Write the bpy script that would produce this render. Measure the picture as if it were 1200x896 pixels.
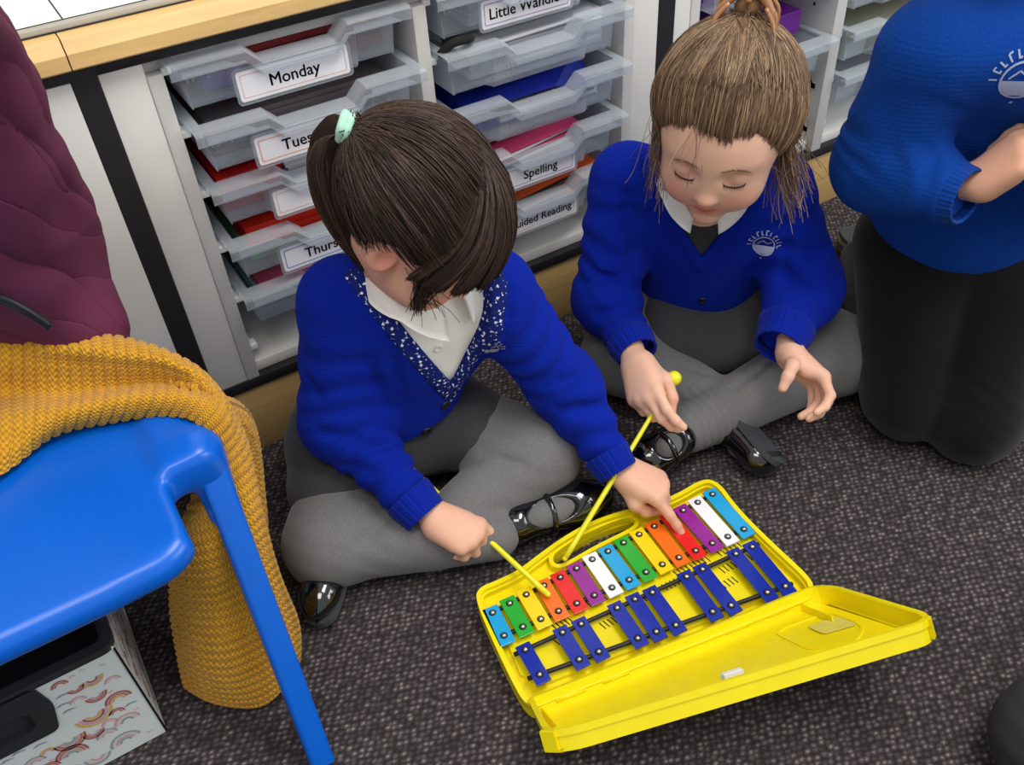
import bpy, bmesh, math, random
import numpy as np
from mathutils import Vector, Matrix
random.seed(7); RNG = np.random.default_rng(7)
for o in list(bpy.data.objects): bpy.data.objects.remove(o)
scene = bpy.context.scene
COL = scene.collection
PI = math.pi

# ------------------------------------------------------------------ camera, world, light
FPX = 1050.0
CAM = np.array([0.0, -1.09, 1.017])
_d = np.array([85, 1172, FPX]); _d /= np.linalg.norm(_d)
_Z = -_d
_X = np.array([2422, -1100, 1050.]); _X -= _X.dot(_Z)*_Z; _X /= np.linalg.norm(_X)
_Y = np.cross(_Z, _X)
RC = np.stack([_X, _Y, _Z])                       # world = RC @ camera(right, down, forward)
def cdir(r, d, f):                                 # a direction seen as right/down/away, as a world vector
    v = RC @ np.array([r, d, f], float); return v/np.linalg.norm(v)
def U(px, py, z):                                  # photo pixel -> point at height z
    d = RC @ np.array([px-600, py-448, FPX]); t = (z-CAM[2])/d[2]; return CAM + t*d
cam = bpy.data.cameras.new('camera'); camo = bpy.data.objects.new('camera', cam); COL.objects.link(camo)
cam.sensor_width = 36; cam.lens = FPX/1200*36; cam.clip_start = .02
M3 = np.stack([RC[:, 0], -RC[:, 1], -RC[:, 2]], 1)
mw = Matrix([list(M3[i]) + [float(CAM[i])] for i in range(3)] + [[0, 0, 0, 1]])
camo.matrix_world = mw
scene.camera = camo

world = bpy.data.worlds.new('world'); scene.world = world; world.use_nodes = True
world.node_tree.nodes['Background'].inputs[0].default_value = (0.93, 0.96, 1.0, 1)
world.node_tree.nodes['Background'].inputs[1].default_value = 0.55
def area(name, loc, target, size, power, col, sy=None):
    l = bpy.data.lights.new(name, 'AREA'); l.energy = power; l.color = col; l.size = size
    if sy: l.shape = 'RECTANGLE'; l.size_y = sy
    o = bpy.data.objects.new(name, l); COL.objects.link(o); o.location = loc
    o.rotation_euler = (Vector(target)-Vector(loc)).to_track_quat('-Z', 'Y').to_euler(); return o
area('ceiling_light', (1.0, -0.9, 2.45), (0.8, -0.7, 0), 1.2, 32, (1, .97, .92), .6)
area('ceiling_light', (-0.4, -1.3, 2.45), (-.2, -1.0, 0), 1.2, 18, (1, .97, .92), .6)
area('window_light', (2.6, -2.6, 1.7), (0.6, -0.3, 0.25), 1.6, 36, (.93, .97, 1), 1.2)
vs = scene.view_settings
vs.view_transform = 'Standard'; vs.look = 'None'; vs.gamma = 1; vs.exposure = 0.0; vs.use_curve_mapping = False

# ------------------------------------------------------------------ materials
def s2l(c): return tuple(((x/255)/12.92 if x/255 <= .04045 else ((x/255+.055)/1.055)**2.4) for x in c)
def newmat(name):
    m = bpy.data.materials.new(name); m.use_nodes = True
    nt = m.node_tree; return m, nt, nt.nodes['Principled BSDF']
def N(nt, t, **kw):
    n = nt.nodes.new(t)
    for k, v in kw.items(): setattr(n, k, v)
    return n
def coords(nt, scale=1.0, rot=(0, 0, 0), src='Object'):
    tc = N(nt, 'ShaderNodeTexCoord'); mp = N(nt, 'ShaderNodeMapping')
    nt.links.new(tc.outputs[src], mp.inputs[0])
    mp.inputs['Scale'].default_value = (scale,)*3 if not isinstance(scale, tuple) else scale
    mp.inputs['Rotation'].default_value = rot
    return mp.outputs[0]
def ramp(nt, fac, stops):
    r = N(nt, 'ShaderNodeValToRGB'); nt.links.new(fac, r.inputs[0])
    e = r.color_ramp.elements
    while len(e) < len(stops): e.new(.5)
    for q, (p, c) in zip(e, stops): q.position = p; q.color = (*c, 1)
    return r.outputs[0]
def noise(nt, vec, scale, detail=3, rough=.5, dist=0):
    n = N(nt, 'ShaderNodeTexNoise'); nt.links.new(vec, n.inputs['Vector'])
    n.inputs['Scale'].default_value = scale; n.inputs['Detail'].default_value = detail
    n.inputs['Roughness'].default_value = rough; n.inputs['Distortion'].default_value = dist; return n.outputs['Fac']
def bump(nt, b, h, strength=.3, dist=.001):
    n = N(nt, 'ShaderNodeBump'); n.inputs['Strength'].default_value = strength; n.inputs['Distance'].default_value = dist
    nt.links.new(h, n.inputs['Height']); nt.links.new(n.outputs[0], b.inputs['Normal']); return n
def math_(nt, op, a, b=None, c=None):
    n = N(nt, 'ShaderNodeMath', operation=op)
    for i, v in enumerate((a, b, c)):
        if v is None: continue
        if isinstance(v, (int, float)): n.inputs[i].default_value = v
        else: nt.links.new(v, n.inputs[i])
    return n.outputs[0]
def plain(name, rgb, rough=.5, var=.06, nscale=30, bmp=0, bscale=200, metal=0, spec=.5, coat=0, sheen=0):
    m, nt, b = newmat(name); c = s2l(rgb); v = coords(nt)
    lo = tuple(x*(1-var) for x in c); hi = tuple(min(1, x*(1+var)) for x in c)
    nt.links.new(ramp(nt, noise(nt, v, nscale), [(.3, lo), (.7, hi)]), b.inputs['Base Color'])
    b.inputs['Roughness'].default_value = rough; b.inputs['Metallic'].default_value = metal
    b.inputs['Specular IOR Level'].default_value = spec; b.inputs['Coat Weight'].default_value = coat
    b.inputs['Coat Roughness'].default_value = .05
    b.inputs['Sheen Weight'].default_value = sheen
    if bmp: bump(nt, b, noise(nt, v, bscale, 2), bmp, .001)
    return m
def knit(name, rgb, cell=.0022, sheen=.25):
    m, nt, b = newmat(name); c = s2l(rgb); v = coords(nt)
    w = N(nt, 'ShaderNodeTexWave', wave_type='BANDS', bands_direction='Z'); nt.links.new(v, w.inputs[0]); w.inputs['Scale'].default_value = 1/(cell*2)/3.14
    w.inputs['Distortion'].default_value = 2.5; w.inputs['Detail'].default_value = 1; w.inputs['Detail Scale'].default_value = 3
    n1 = noise(nt, v, 420, 2, .7)
    f = math_(nt, 'ADD', math_(nt, 'MULTIPLY', w.outputs['Fac'], .3), n1)
    nt.links.new(ramp(nt, n1, [(.3, tuple(x*.82 for x in c)), (.7, tuple(min(1, x*1.15) for x in c))]), b.inputs['Base Color'])
    b.inputs['Roughness'].default_value = .95; b.inputs['Specular IOR Level'].default_value = .12
    b.inputs['Sheen Weight'].default_value = sheen; b.inputs['Sheen Tint'].default_value = (*[min(1, x*1.5+.05) for x in c], 1)
    bump(nt, b, f, .5, .0015); return m
def ribmat(name, rgb, n=34):                       # ribbed knit: ribs run along the sleeve axis, from attribute 'loc'
    m, nt, b = newmat(name); c = s2l(rgb)
    a = N(nt, 'ShaderNodeAttribute', attribute_name='loc'); s = N(nt, 'ShaderNodeSeparateXYZ'); nt.links.new(a.outputs['Vector'], s.inputs[0])
    ang = math_(nt, 'ARCTAN2', s.outputs[0], s.outputs[1]); w = math_(nt, 'SINE', math_(nt, 'MULTIPLY', ang, float(n)))
    nt.links.new(ramp(nt, math_(nt, 'MULTIPLY_ADD', w, .5, .5), [(.0, tuple(x*.85 for x in c)), (.5, c), (1, tuple(min(1, x*1.03) for x in c))]), b.inputs['Base Color'])
    b.inputs['Roughness'].default_value = .95; b.inputs['Specular IOR Level'].default_value = .12; b.inputs['Sheen Weight'].default_value = .05
    bump(nt, b, w, .35, .001); return m
def tightsmat(name, rgb):
    m, nt, b = newmat(name); c = s2l(rgb); v = coords(nt)
    n1 = noise(nt, v, 700, 2, .8); n2 = noise(nt, v, 9, 2)
    f = math_(nt, 'ADD', math_(nt, 'MULTIPLY', n1, .75), math_(nt, 'MULTIPLY', n2, .25))
    nt.links.new(ramp(nt, f, [(.35, tuple(x*.72 for x in c)), (.65, tuple(x*1.25 for x in c))]), b.inputs['Base Color'])
    b.inputs['Roughness'].default_value = .9; b.inputs['Specular IOR Level'].default_value = .15; b.inputs['Sheen Weight'].default_value = .15
    bump(nt, b, n1, .3, .0008); return m
def wood(name, rgb, axis='X', rough=.45):
    m, nt, b = newmat(name); c = s2l(rgb); v = coords(nt, (1.2, 14, 14))
    n = noise(nt, v, 6, 4, .6, .6)
    nt.links.new(ramp(nt, n, [(.3, tuple(x*.86 for x in c)), (.55, c), (.75, tuple(min(1, x*1.1) for x in c))]), b.inputs['Base Color'])
    b.inputs['Roughness'].default_value = rough; return m
def attrmat(name, rough=.5, spec=.4, sss=0, aniso=0):
    m, nt, b = newmat(name); a = N(nt, 'ShaderNodeAttribute', attribute_name='tint')
    nt.links.new(a.outputs['Color'], b.inputs['Base Color']); b.inputs['Roughness'].default_value = rough
    b.inputs['Specular IOR Level'].default_value = spec
    if sss: b.inputs['Subsurface Weight'].default_value = sss; b.inputs['Subsurface Radius'].default_value = (.012, .005, .003); b.inputs['Subsurface Scale'].default_value = .5
    return m
SKIN = attrmat('skin', .5, .35, .25)
HAIR = attrmat('hair_strands', .5, .35); HCAP = attrmat('hair_under', .85, .1)
BLUE = knit('royal_blue_knit', (8, 35, 150)); BLUE3 = knit('blue_sweatshirt', (12, 62, 146), .003, .2)
RIB = ribmat('blue_ribbed_cuff', (8, 35, 150)); RIB3 = ribmat('sweatshirt_cuff', (12, 62, 146), 40)
WHITECL = plain('white_cotton', (246, 244, 238), .85, .03, 20, .25, 600, sheen=.1)
GREYT = tightsmat('grey_tights', (112, 111, 112)); DGREY = tightsmat('dark_grey_skirt', (62, 62, 65))
BLACKCL = tightsmat('black_trousers', (17, 17, 19))
PATENT = plain('black_patent', (10, 10, 12), .12, .05, coat=1, spec=.7)
SOLE = plain('shoe_sole', (62, 64, 68), .7, .08, 60)
BLKPL = plain('black_plastic', (18, 18, 20), .5)
YEL = plain('yellow_plastic', (246, 226, 12), .28, .03, spec=.5)
YELST = plain('yellow_stick', (238, 232, 40), .35, .02)
CHAIRB = plain('blue_chair_plastic', (0, 96, 205), .3, .03, 12, .05, 900)
WHITEPN = plain('white_laminate', (222, 219, 213), .45, .02, 4)
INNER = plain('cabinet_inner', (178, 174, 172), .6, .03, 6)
STRIP = plain('black_edging', (30, 29, 33), .5)
WOODM = wood('beech_edge', (230, 190, 124)); PLINTH = wood('beech_plinth', (196, 160, 104))
WHITEPL = plain('white_plastic', (236, 236, 232), .4, .02)
PAPER = plain('white_paper', (236, 235, 238), .8, .02)
INK = plain('black_ink', (28, 28, 32), .7)
STEEL = plain('steel_pin', (190, 190, 190), .2, .05, metal=1)
SILVER = plain('silver_trim', (190, 184, 172), .4, .04, metal=.3)

def frosted():
    m, nt, b = newmat('frosted_tray_plastic')
    b.inputs['Base Color'].default_value = (.80, .84, .88, 1); b.inputs['Roughness'].default_value = .3
    tr = N(nt, 'ShaderNodeBsdfTransparent'); tr.inputs[0].default_value = (.93, .95, .97, 1)
    tl = N(nt, 'ShaderNodeBsdfTranslucent'); tl.inputs[0].default_value = (.85, .88, .92, 1)
    m1 = N(nt, 'ShaderNodeMixShader'); m1.inputs[0].default_value = .35
    nt.links.new(b.outputs[0], m1.inputs[1]); nt.links.new(tl.outputs[0], m1.inputs[2])
    m2 = N(nt, 'ShaderNodeMixShader'); m2.inputs[0].default_value = .58
    fr = N(nt, 'ShaderNodeLayerWeight'); fr.inputs[0].default_value = .35
    nt.links.new(math_(nt, 'SUBTRACT', .80, math_(nt, 'MULTIPLY', fr.outputs['Facing'], .42)), m2.inputs[0])
    nt.links.new(m1.outputs[0], m2.inputs[1]); nt.links.new(tr.outputs[0], m2.inputs[2])
    nt.links.new(m2.outputs[0], nt.nodes['Material Output'].inputs[0]); return m
FROST = frosted()
def carpet():
    m, nt, b = newmat('speckled_carpet')
    v = coords(nt, (1.0, 1.35, 1.0), (0, 0, .5))
    vo = N(nt, 'ShaderNodeTexVoronoi', feature='F1'); nt.links.new(v, vo.inputs['Vector']); vo.inputs['Scale'].default_value = 112; vo.inputs['Randomness'].default_value = .45
    n1 = noise(nt, v, 330, 2, .7); n2 = noise(nt, v, 9, 3, .6); n3 = noise(nt, v, 95, 1, .5)
    dot = math_(nt, 'SUBTRACT', math_(nt, 'MULTIPLY_ADD', n3, .35, .25), vo.outputs['Distance'])
    f = math_(nt, 'ADD', math_(nt, 'MULTIPLY', dot, .9), math_(nt, 'ADD', math_(nt, 'MULTIPLY', n1, .42), math_(nt, 'MULTIPLY', n2, .12)))
    col = ramp(nt, f, [(.08, s2l((52, 47, 48))), (.32, s2l((77, 70, 71))), (.46, s2l((102, 94, 92))), (.64, s2l((148, 139, 130)))])
    nt.links.new(col, b.inputs['Base Color']); b.inputs['Roughness'].default_value = 1; b.inputs['Specular IOR Level'].default_value = .05
    bump(nt, b, f, .7, .003); return m
CARPET = carpet()
def stars():
    m, nt, b = newmat('star_print_trim'); v = coords(nt)
    vo = N(nt, 'ShaderNodeTexVoronoi', feature='F1', distance='MINKOWSKI'); nt.links.new(v, vo.inputs['Vector'])
    vo.inputs['Scale'].default_value = 135; vo.inputs['Exponent'].default_value = .62; vo.inputs['Randomness'].default_value = .5
    nt.links.new(ramp(nt, vo.outputs['Distance'], [(.0, s2l((232, 236, 248))), (.62, s2l((220, 226, 244))), (.74, s2l((24, 38, 112))), (1, s2l((24, 38, 112)))]), b.inputs['Base Color'])
    b.inputs['Roughness'].default_value = .9; b.inputs['Specular IOR Level'].default_value = .1; return m
STARS = stars()

# ------------------------------------------------------------------ object helpers
def props(o, label=None, cat=None, group=None, kind=None):
    if label: o['label'] = label
    if cat: o['category'] = cat
    if group: o['group'] = group
    if kind: o['kind'] = kind
    return o
def empty(name, loc, label, cat, group=None):
    o = bpy.data.objects.new(name, None); COL.objects.link(o); o.location = [float(v) for v in loc]; o.empty_display_size = .05
    return props(o, label, cat, group)
def root_of(p):
    l = Vector((0, 0, 0))
    while p is not None: l = l + p.location; p = p.parent
    return l
def mk(name, V, F, mats, parent=None, smooth=True, midx=None, attrs=None, loc=None):
    """mesh from world-space vertices; parented without moving. loc: own origin."""
    V = np.asarray(V, float).reshape(-1, 3)
    off = np.array(root_of(parent)) if parent is not None else np.zeros(3)
    own = np.zeros(3) if loc is None else np.asarray(loc, float)-off
    me = bpy.data.meshes.new(name)
    if isinstance(F, np.ndarray):
        k = F.shape[1]; nf = len(F)
        me.vertices.add(len(V)); me.vertices.foreach_set('co', (V-off-own).astype(np.float32).ravel())
        me.loops.add(nf*k); me.loops.foreach_set('vertex_index', F.astype(np.int32).ravel())
        me.polygons.add(nf); me.polygons.foreach_set('loop_start', np.arange(0, nf*k, k, dtype=np.int32))
        me.update(calc_edges=True)
    else:
        me.from_pydata((V-off-own).tolist(), [], F); me.update()
    if not isinstance(mats, (list, tuple)): mats = [mats]
    for m in mats: me.materials.append(m)
    me.polygons.foreach_set('use_smooth', np.full(len(me.polygons), smooth))
    if midx is not None: me.polygons.foreach_set('material_index', np.asarray(midx, dtype=np.int32))
    if attrs:
        for an, (ty, arr) in attrs.items():
            at = me.attributes.new(an, ty, 'POINT')
            if ty == 'FLOAT_VECTOR': at.data.foreach_set('vector', arr.astype(np.float32).ravel())
            else: at.data.foreach_set('color', arr.astype(np.float32).ravel())
    me.validate()
    o = bpy.data.objects.new(name, me); COL.objects.link(o)
    o.location = own
    if parent is not None: o.parent = parent
    return o
class MB:
    """collects shapes into one mesh"""
    def __init__(s): s.v = []; s.f = []; s.m = []
    def add(s, V, F, mi=0):
        n = len(s.v); s.v += [tuple(float(x) for x in p) for p in V]; s.f += [[i+n for i in f] for f in F]; s.m += [mi]*len(F)
    def box(s, a, b, mi=0, bev=0):
        a = np.minimum(a, b).astype(float) if False else np.array([min(p, q) for p, q in zip(a, b)]); b2 = np.array([max(p, q) for p, q in zip(a, b)])
        bm = bmesh.new(); bmesh.ops.create_cube(bm, size=1)
        c = (a+b2)/2; d = b2-a
        for v in bm.verts: v.co = Vector((v.co.x*d[0]+c[0], v.co.y*d[1]+c[1], v.co.z*d[2]+c[2]))
        if bev: bmesh.ops.bevel(bm, geom=bm.edges[:], offset=bev, segments=2, affect='EDGES', profile=.5)
        s.bm(bm, mi)
    def bm(s, bm, mi=0, T=None):
        bm.verts.index_update()
        s.add([tuple((T @ v.co) if T else v.co) for v in bm.verts], [[v.index for v in f.verts] for f in bm.faces], mi); bm.free()
    def prism(s, pts, z0, z1, holes=(), mi=0, T=None, bev=0):
        bm = bmesh.new(); edges = []
        for loop in [pts]+list(holes):
            vs_ = [bm.verts.new((p[0], p[1], z0)) for p in loop]
            for i in range(len(vs_)): edges.append(bm.edges.new((vs_[i], vs_[(i+1) % len(vs_)])))
        if holes: bmesh.ops.triangle_fill(bm, use_beauty=True, use_dissolve=False, edges=edges)
        else: bm.faces.new(bm.verts[:])
        r = bmesh.ops.extrude_face_region(bm, geom=bm.faces[:])
        for v in [g for g in r['geom'] if isinstance(g, bmesh.types.BMVert)]: v.co.z = z1
        bmesh.ops.recalc_face_normals(bm, faces=bm.faces[:])
        if bev:
            es = [e for e in bm.edges if len(e.link_faces) == 2 and e.calc_face_angle(0) > .6]
            bmesh.ops.bevel(bm, geom=es, offset=bev, segments=2, affect='EDGES', profile=.5, clamp_overlap=True)
        s.bm(bm, mi, T)
    def tube(s, P, r, n=8, mi=0, closed=False, cap=True):
        P = [np.array(p, float) for p in P]; m = len(P); rr = r if hasattr(r, '__len__') else [r]*m
        rings = []; ref = np.array([0, 0, 1.])
        for i, p in enumerate(P):
            t = (P[(i+1) % m]-P[i-1]) if closed else P[min(i+1, m-1)]-P[max(i-1, 0)]
            t = t/(np.linalg.norm(t)+1e-12)
            if i == 0:
                if abs(t @ ref) > .9: ref = np.array([1., 0, 0])
            u = ref-t*(ref @ t); u /= np.linalg.norm(u)+1e-12; ref = u; w = np.cross(t, u)
            rings.append([p+rr[i]*(math.cos(a)*u+math.sin(a)*w) for a in [2*PI*k/n for k in range(n)]])
        V = [q for r_ in rings for q in r_]; F = []
        for i in range(m if closed else m-1):
            j = (i+1) % m
            for k in range(n): F.append([i*n+k, i*n+(k+1) % n, j*n+(k+1) % n, j*n+k])
        if cap and not closed: F.append(list(range(n))[::-1]); F.append([(m-1)*n+k for k in range(n)])
        s.add(V, F, mi)
    def sphere(s, c, r, n=12, mi=0, sc=(1, 1, 1)):
        bm = bmesh.new(); bmesh.ops.create_uvsphere(bm, u_segments=n, v_segments=max(6, n*2//3), radius=1)
        for v in bm.verts: v.co = Vector((v.co.x*r*sc[0]+c[0], v.co.y*r*sc[1]+c[1], v.co.z*r*sc[2]+c[2]))
        s.bm(bm, mi)
    def build(s, name, mats, parent=None, smooth=False, loc=None):
        o = mk(name, s.v, s.f, mats, parent, smooth, s.m, None, loc); return o
def auto(o, ang=.6):
    m = o.modifiers.new('e', 'EDGE_SPLIT'); m.split_angle = ang; o.data.polygons.foreach_set('use_smooth', np.full(len(o.data.polygons), True)); return o
def chaikin(P, n=2, closed=True):
    P = [np.array(p, float) for p in P]
    for _ in range(n):
        Q = []; m = len(P)
        for i in range(m if closed else m-1):
            a, b = P[i], P[(i+1) % m]; Q += [.75*a+.25*b, .25*a+.75*b]
        if not closed: Q = [P[0]]+Q+[P[-1]]
        P = Q
    return P
def rounded(P, r, seg=5):                          # round the corners of a polygon
    Q = []; m = len(P); P = [np.array(p, float) for p in P]
    rr = r if hasattr(r, '__len__') else [r]*m
    for i in range(m):
        a, b, c = P[i-1], P[i], P[(i+1) % m]; u = (a-b)/np.linalg.norm(a-b); w = (c-b)/np.linalg.norm(c-b)
        p0, p1 = b+u*rr[i], b+w*rr[i]
        for k in range(seg+1):
            t = k/seg; Q.append((1-t)**2*p0+2*t*(1-t)*b+t*t*p1)
    return Q
def inset(P, d):
    P = [np.array(p[:2], float) for p in P]; m = len(P); Q = []
    area_ = sum(P[i][0]*P[(i+1) % m][1]-P[(i+1) % m][0]*P[i][1] for i in range(m)); s = 1 if area_ > 0 else -1
    for i in range(m):
        t = P[(i+1) % m]-P[i-1]; t /= np.linalg.norm(t)+1e-12; Q.append(P[i]+s*d*np.array([-t[1], t[0]]))
    return Q
def catmull(P, n):
    """P [k,...] control points -> n samples"""
    P = np.asarray(P, float); k = len(P); t = np.linspace(0, k-1-1e-9, n); i = t.astype(int); f = (t-i).reshape((-1,)+(1,)*(P.ndim-1))
    g = lambda j: P[np.clip(j, 0, k-1)]
    a, b, c, d = g(i-1), g(i), g(i+1), g(i+2)
    return .5*((2*b)+(-a+c)*f+(2*a-5*b+4*c-d)*f**2+(-a+3*b-3*c+d)*f**3)
def loft(ctrl, nu, nv):
    A = catmull(np.asarray(ctrl, float), nu)       # rows
    B = catmull(np.swapaxes(A, 0, 1), nv); return np.swapaxes(B, 0, 1)   # [nu,nv,3]
def gridfaces(nu, nv):
    i = np.arange(nu-1)[:, None]*nv+np.arange(nv-1)[None, :]; i = i.ravel()
    return np.stack([i, i+1, i+nv+1, i+nv], 1)
def gridnormals(G):
    du = np.gradient(G, axis=0); dv = np.gradient(G, axis=1); n = np.cross(dv, du); return n/(np.linalg.norm(n, axis=-1, keepdims=True)+1e-12)
def sheet(name, G, th, mats, parent, smooth=True, loc=None):
    """closed thin sheet from a grid, thickness th along its normal"""
    nu, nv = G.shape[:2]; n = gridnormals(G); H = G-n*th
    V = np.concatenate([G.reshape(-1, 3), H.reshape(-1, 3)]); F = gridfaces(nu, nv); K = nu*nv
    b = list(range(nv))+[i*nv+nv-1 for i in range(1, nu)]+[(nu-1)*nv+j for j in range(nv-2, -1, -1)]+[i*nv for i in range(nu-2, 0, -1)]
    b = np.array(b); c = np.roll(b, -1)
    S = np.stack([b, b+K, c+K, c], 1)
    at = None if loc is None else {'loc': ('FLOAT_VECTOR', np.concatenate([loc.reshape(-1, 3)]*2))}
    return mk(name, V, np.concatenate([F[:, ::-1], F+K, S]), mats, parent, smooth, attrs=at)
def text_mesh(txt, size, mat, parent, M, name='lettering', bold=.004, ext=.0002):
    cu = bpy.data.curves.new('t', 'FONT'); cu.body = txt; cu.size = size; cu.align_x = 'CENTER'; cu.align_y = 'CENTER'
    cu.extrude = ext; cu.resolution_u = 3
    t = bpy.data.objects.new('t', cu); COL.objects.link(t); dg = bpy.context.evaluated_depsgraph_get(); dg.update()
    me = bpy.data.meshes.new_from_object(t.evaluated_get(dg)); bpy.data.objects.remove(t)
    bm = bmesh.new()                                # emboldened by laying the outline a hair's breadth to the side
    for dx, dy in ((-1, 0), (1, 0), (0, -.8), (0, .8)):
        m2 = me.copy(); m2.transform(Matrix.Translation((dx*size*.014, dy*size*.014, 0))); bm.from_mesh(m2); bpy.data.meshes.remove(m2)
    bm.to_mesh(me); bm.free()
    me.materials.clear(); me.materials.append(mat); me.transform(M)
    o = bpy.data.objects.new(name, me); COL.objects.link(o); o.parent = parent; me.name = name
    return o

# ------------------------------------------------------------------ signed-distance modelling (one continuous smooth skin per body or garment)
def smin(a, b, k):
    if k <= 0: return np.minimum(a, b)
    h = np.maximum(k-np.abs(a-b), 0)/k; return np.minimum(a, b)-h*h*k*.25
class SD:
    def __init__(s): s.p = []; s.post = None
    def cone(s, a, b, r1, r2=None, k=.012, op='u'):
        r2 = r1 if r2 is None else r2; s.p.append(('c', np.array(a, float), np.array(b, float), r1, r2, k, op)); return s
    def chain(s, pts, rs, k=.012, op='u'):
        for i in range(len(pts)-1): s.cone(pts[i], pts[i+1], rs[i], rs[i+1], k, op)
        return s
    def ell(s, c, r, R=None, k=.012, op='u'):
        s.p.append(('e', np.array(c, float), np.array(r, float), np.eye(3) if R is None else np.array(R, float), 0, k, op)); return s
    def box(s, c, h, R=None, rad=.01, k=.012, op='u'):
        s.p.append(('b', np.array(c, float), np.array(h, float), np.eye(3) if R is None else np.array(R, float), rad, k, op)); return s
    def fn(s, f, k=.0, op='i'): s.p.append(('f', f, 0, 0, 0, k, op)); return s
    @staticmethod
    def dist(p, P):
        if p[0] == 'c':
            a, b, r1, r2 = p[1:5]; ab = b-a; t = np.clip(((P-a) @ ab)/(ab @ ab+1e-12), 0, 1)
            return np.linalg.norm(P-a-t[..., None]*ab, axis=-1)-(r1+(r2-r1)*t)
        if p[0] == 'e':
            q = (P-p[1]) @ p[3]; r = p[2]; k0 = np.linalg.norm(q/r, axis=-1); k1 = np.linalg.norm(q/(r*r), axis=-1)
            return np.where(k1 > 1e-9, k0*(k0-1)/np.maximum(k1, 1e-9), -r.min())
        if p[0] == 'b':
            q = np.abs((P-p[1]) @ p[3])-(p[2]-p[4]); return np.linalg.norm(np.maximum(q, 0), axis=-1)+np.minimum(q.max(-1), 0)-p[4]
        return p[1](P)
    def ev(s, P):
        d = np.full(P.shape[:-1], 9.)
        for p in s.p:
            q = s.dist(p, P)
            d = smin(d, q, p[5]) if p[6] == 'u' else (-smin(-d, q, p[5]) if p[6] == 's' else -smin(-d, -q, p[5]))
        if s.post is not None: d = s.post(P, d)
        return d
    def mesh(s, vox, lo=None, hi=None):
        if lo is None:
            L = []; H = []
            for p in s.p:
                if p[6] != 'u' or p[0] == 'f': continue
                if p[0] == 'c': r = max(p[3], p[4]); L += [np.minimum(p[1], p[2])-r]; H += [np.maximum(p[1], p[2])+r]
                else: r = np.linalg.norm(p[2]) if p[0] == 'b' else p[2].max(); L += [p[1]-r]; H += [p[1]+r]
            lo = np.min(L, 0)-.02; hi = np.max(H, 0)+.02
        lo = np.array(lo, float); hi = np.array(hi, float)
        B = 8; nb = np.ceil((hi-lo)/(vox*B)).astype(int)+1
        bi = np.stack(np.meshgrid(*[np.arange(n) for n in nb], indexing='ij'), -1).reshape(-1, 3)
        cen = lo+(bi+.5)*B*vox; dc = s.ev(cen); hd = .87*B*vox
        keep = np.abs(dc) < hd*1.25+.006
        D = np.repeat(np.repeat(np.repeat(np.where(dc < 0, -1., 1.).reshape(nb).astype(np.float32), B, 0), B, 1), B, 2)
        kb = bi[keep]; loc = np.stack(np.meshgrid(*[np.arange(B)]*3, indexing='ij'), -1).reshape(-1, 3)
        for c0 in range(0, len(kb), 1500):
            q = kb[c0:c0+1500]; P = lo+(q[:, None, :]*B+loc[None])*vox; cc = lo+(q+.5)*B*vox
            full = s.ev(cc); d = np.full(P.shape[:2], 9.)
            for p in s.p:
                if p[0] == 'f': m = np.ones(len(q), bool)
                else:
                    dp = s.dist(p, cc)
                    m = dp < (np.abs(full)+3*hd+p[5]) if p[6] == 'u' else dp < 3*hd+p[5]+.01
                    if p[6] == 'i': m = np.ones(len(q), bool)
                if not m.any(): continue
                Pm = P[m]; e = s.dist(p, Pm); a = d[m]
                d[m] = smin(a, e, p[5]) if p[6] == 'u' else (-smin(-a, e, p[5]) if p[6] == 's' else -smin(-a, -e, p[5]))
            if s.post is not None: d = s.post(P, d)
            I = (q[:, None, :]*B+loc[None]).reshape(-1, 3); D[I[:, 0], I[:, 1], I[:, 2]] = d.ravel()
        return surfnet(D, lo, vox)
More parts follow.
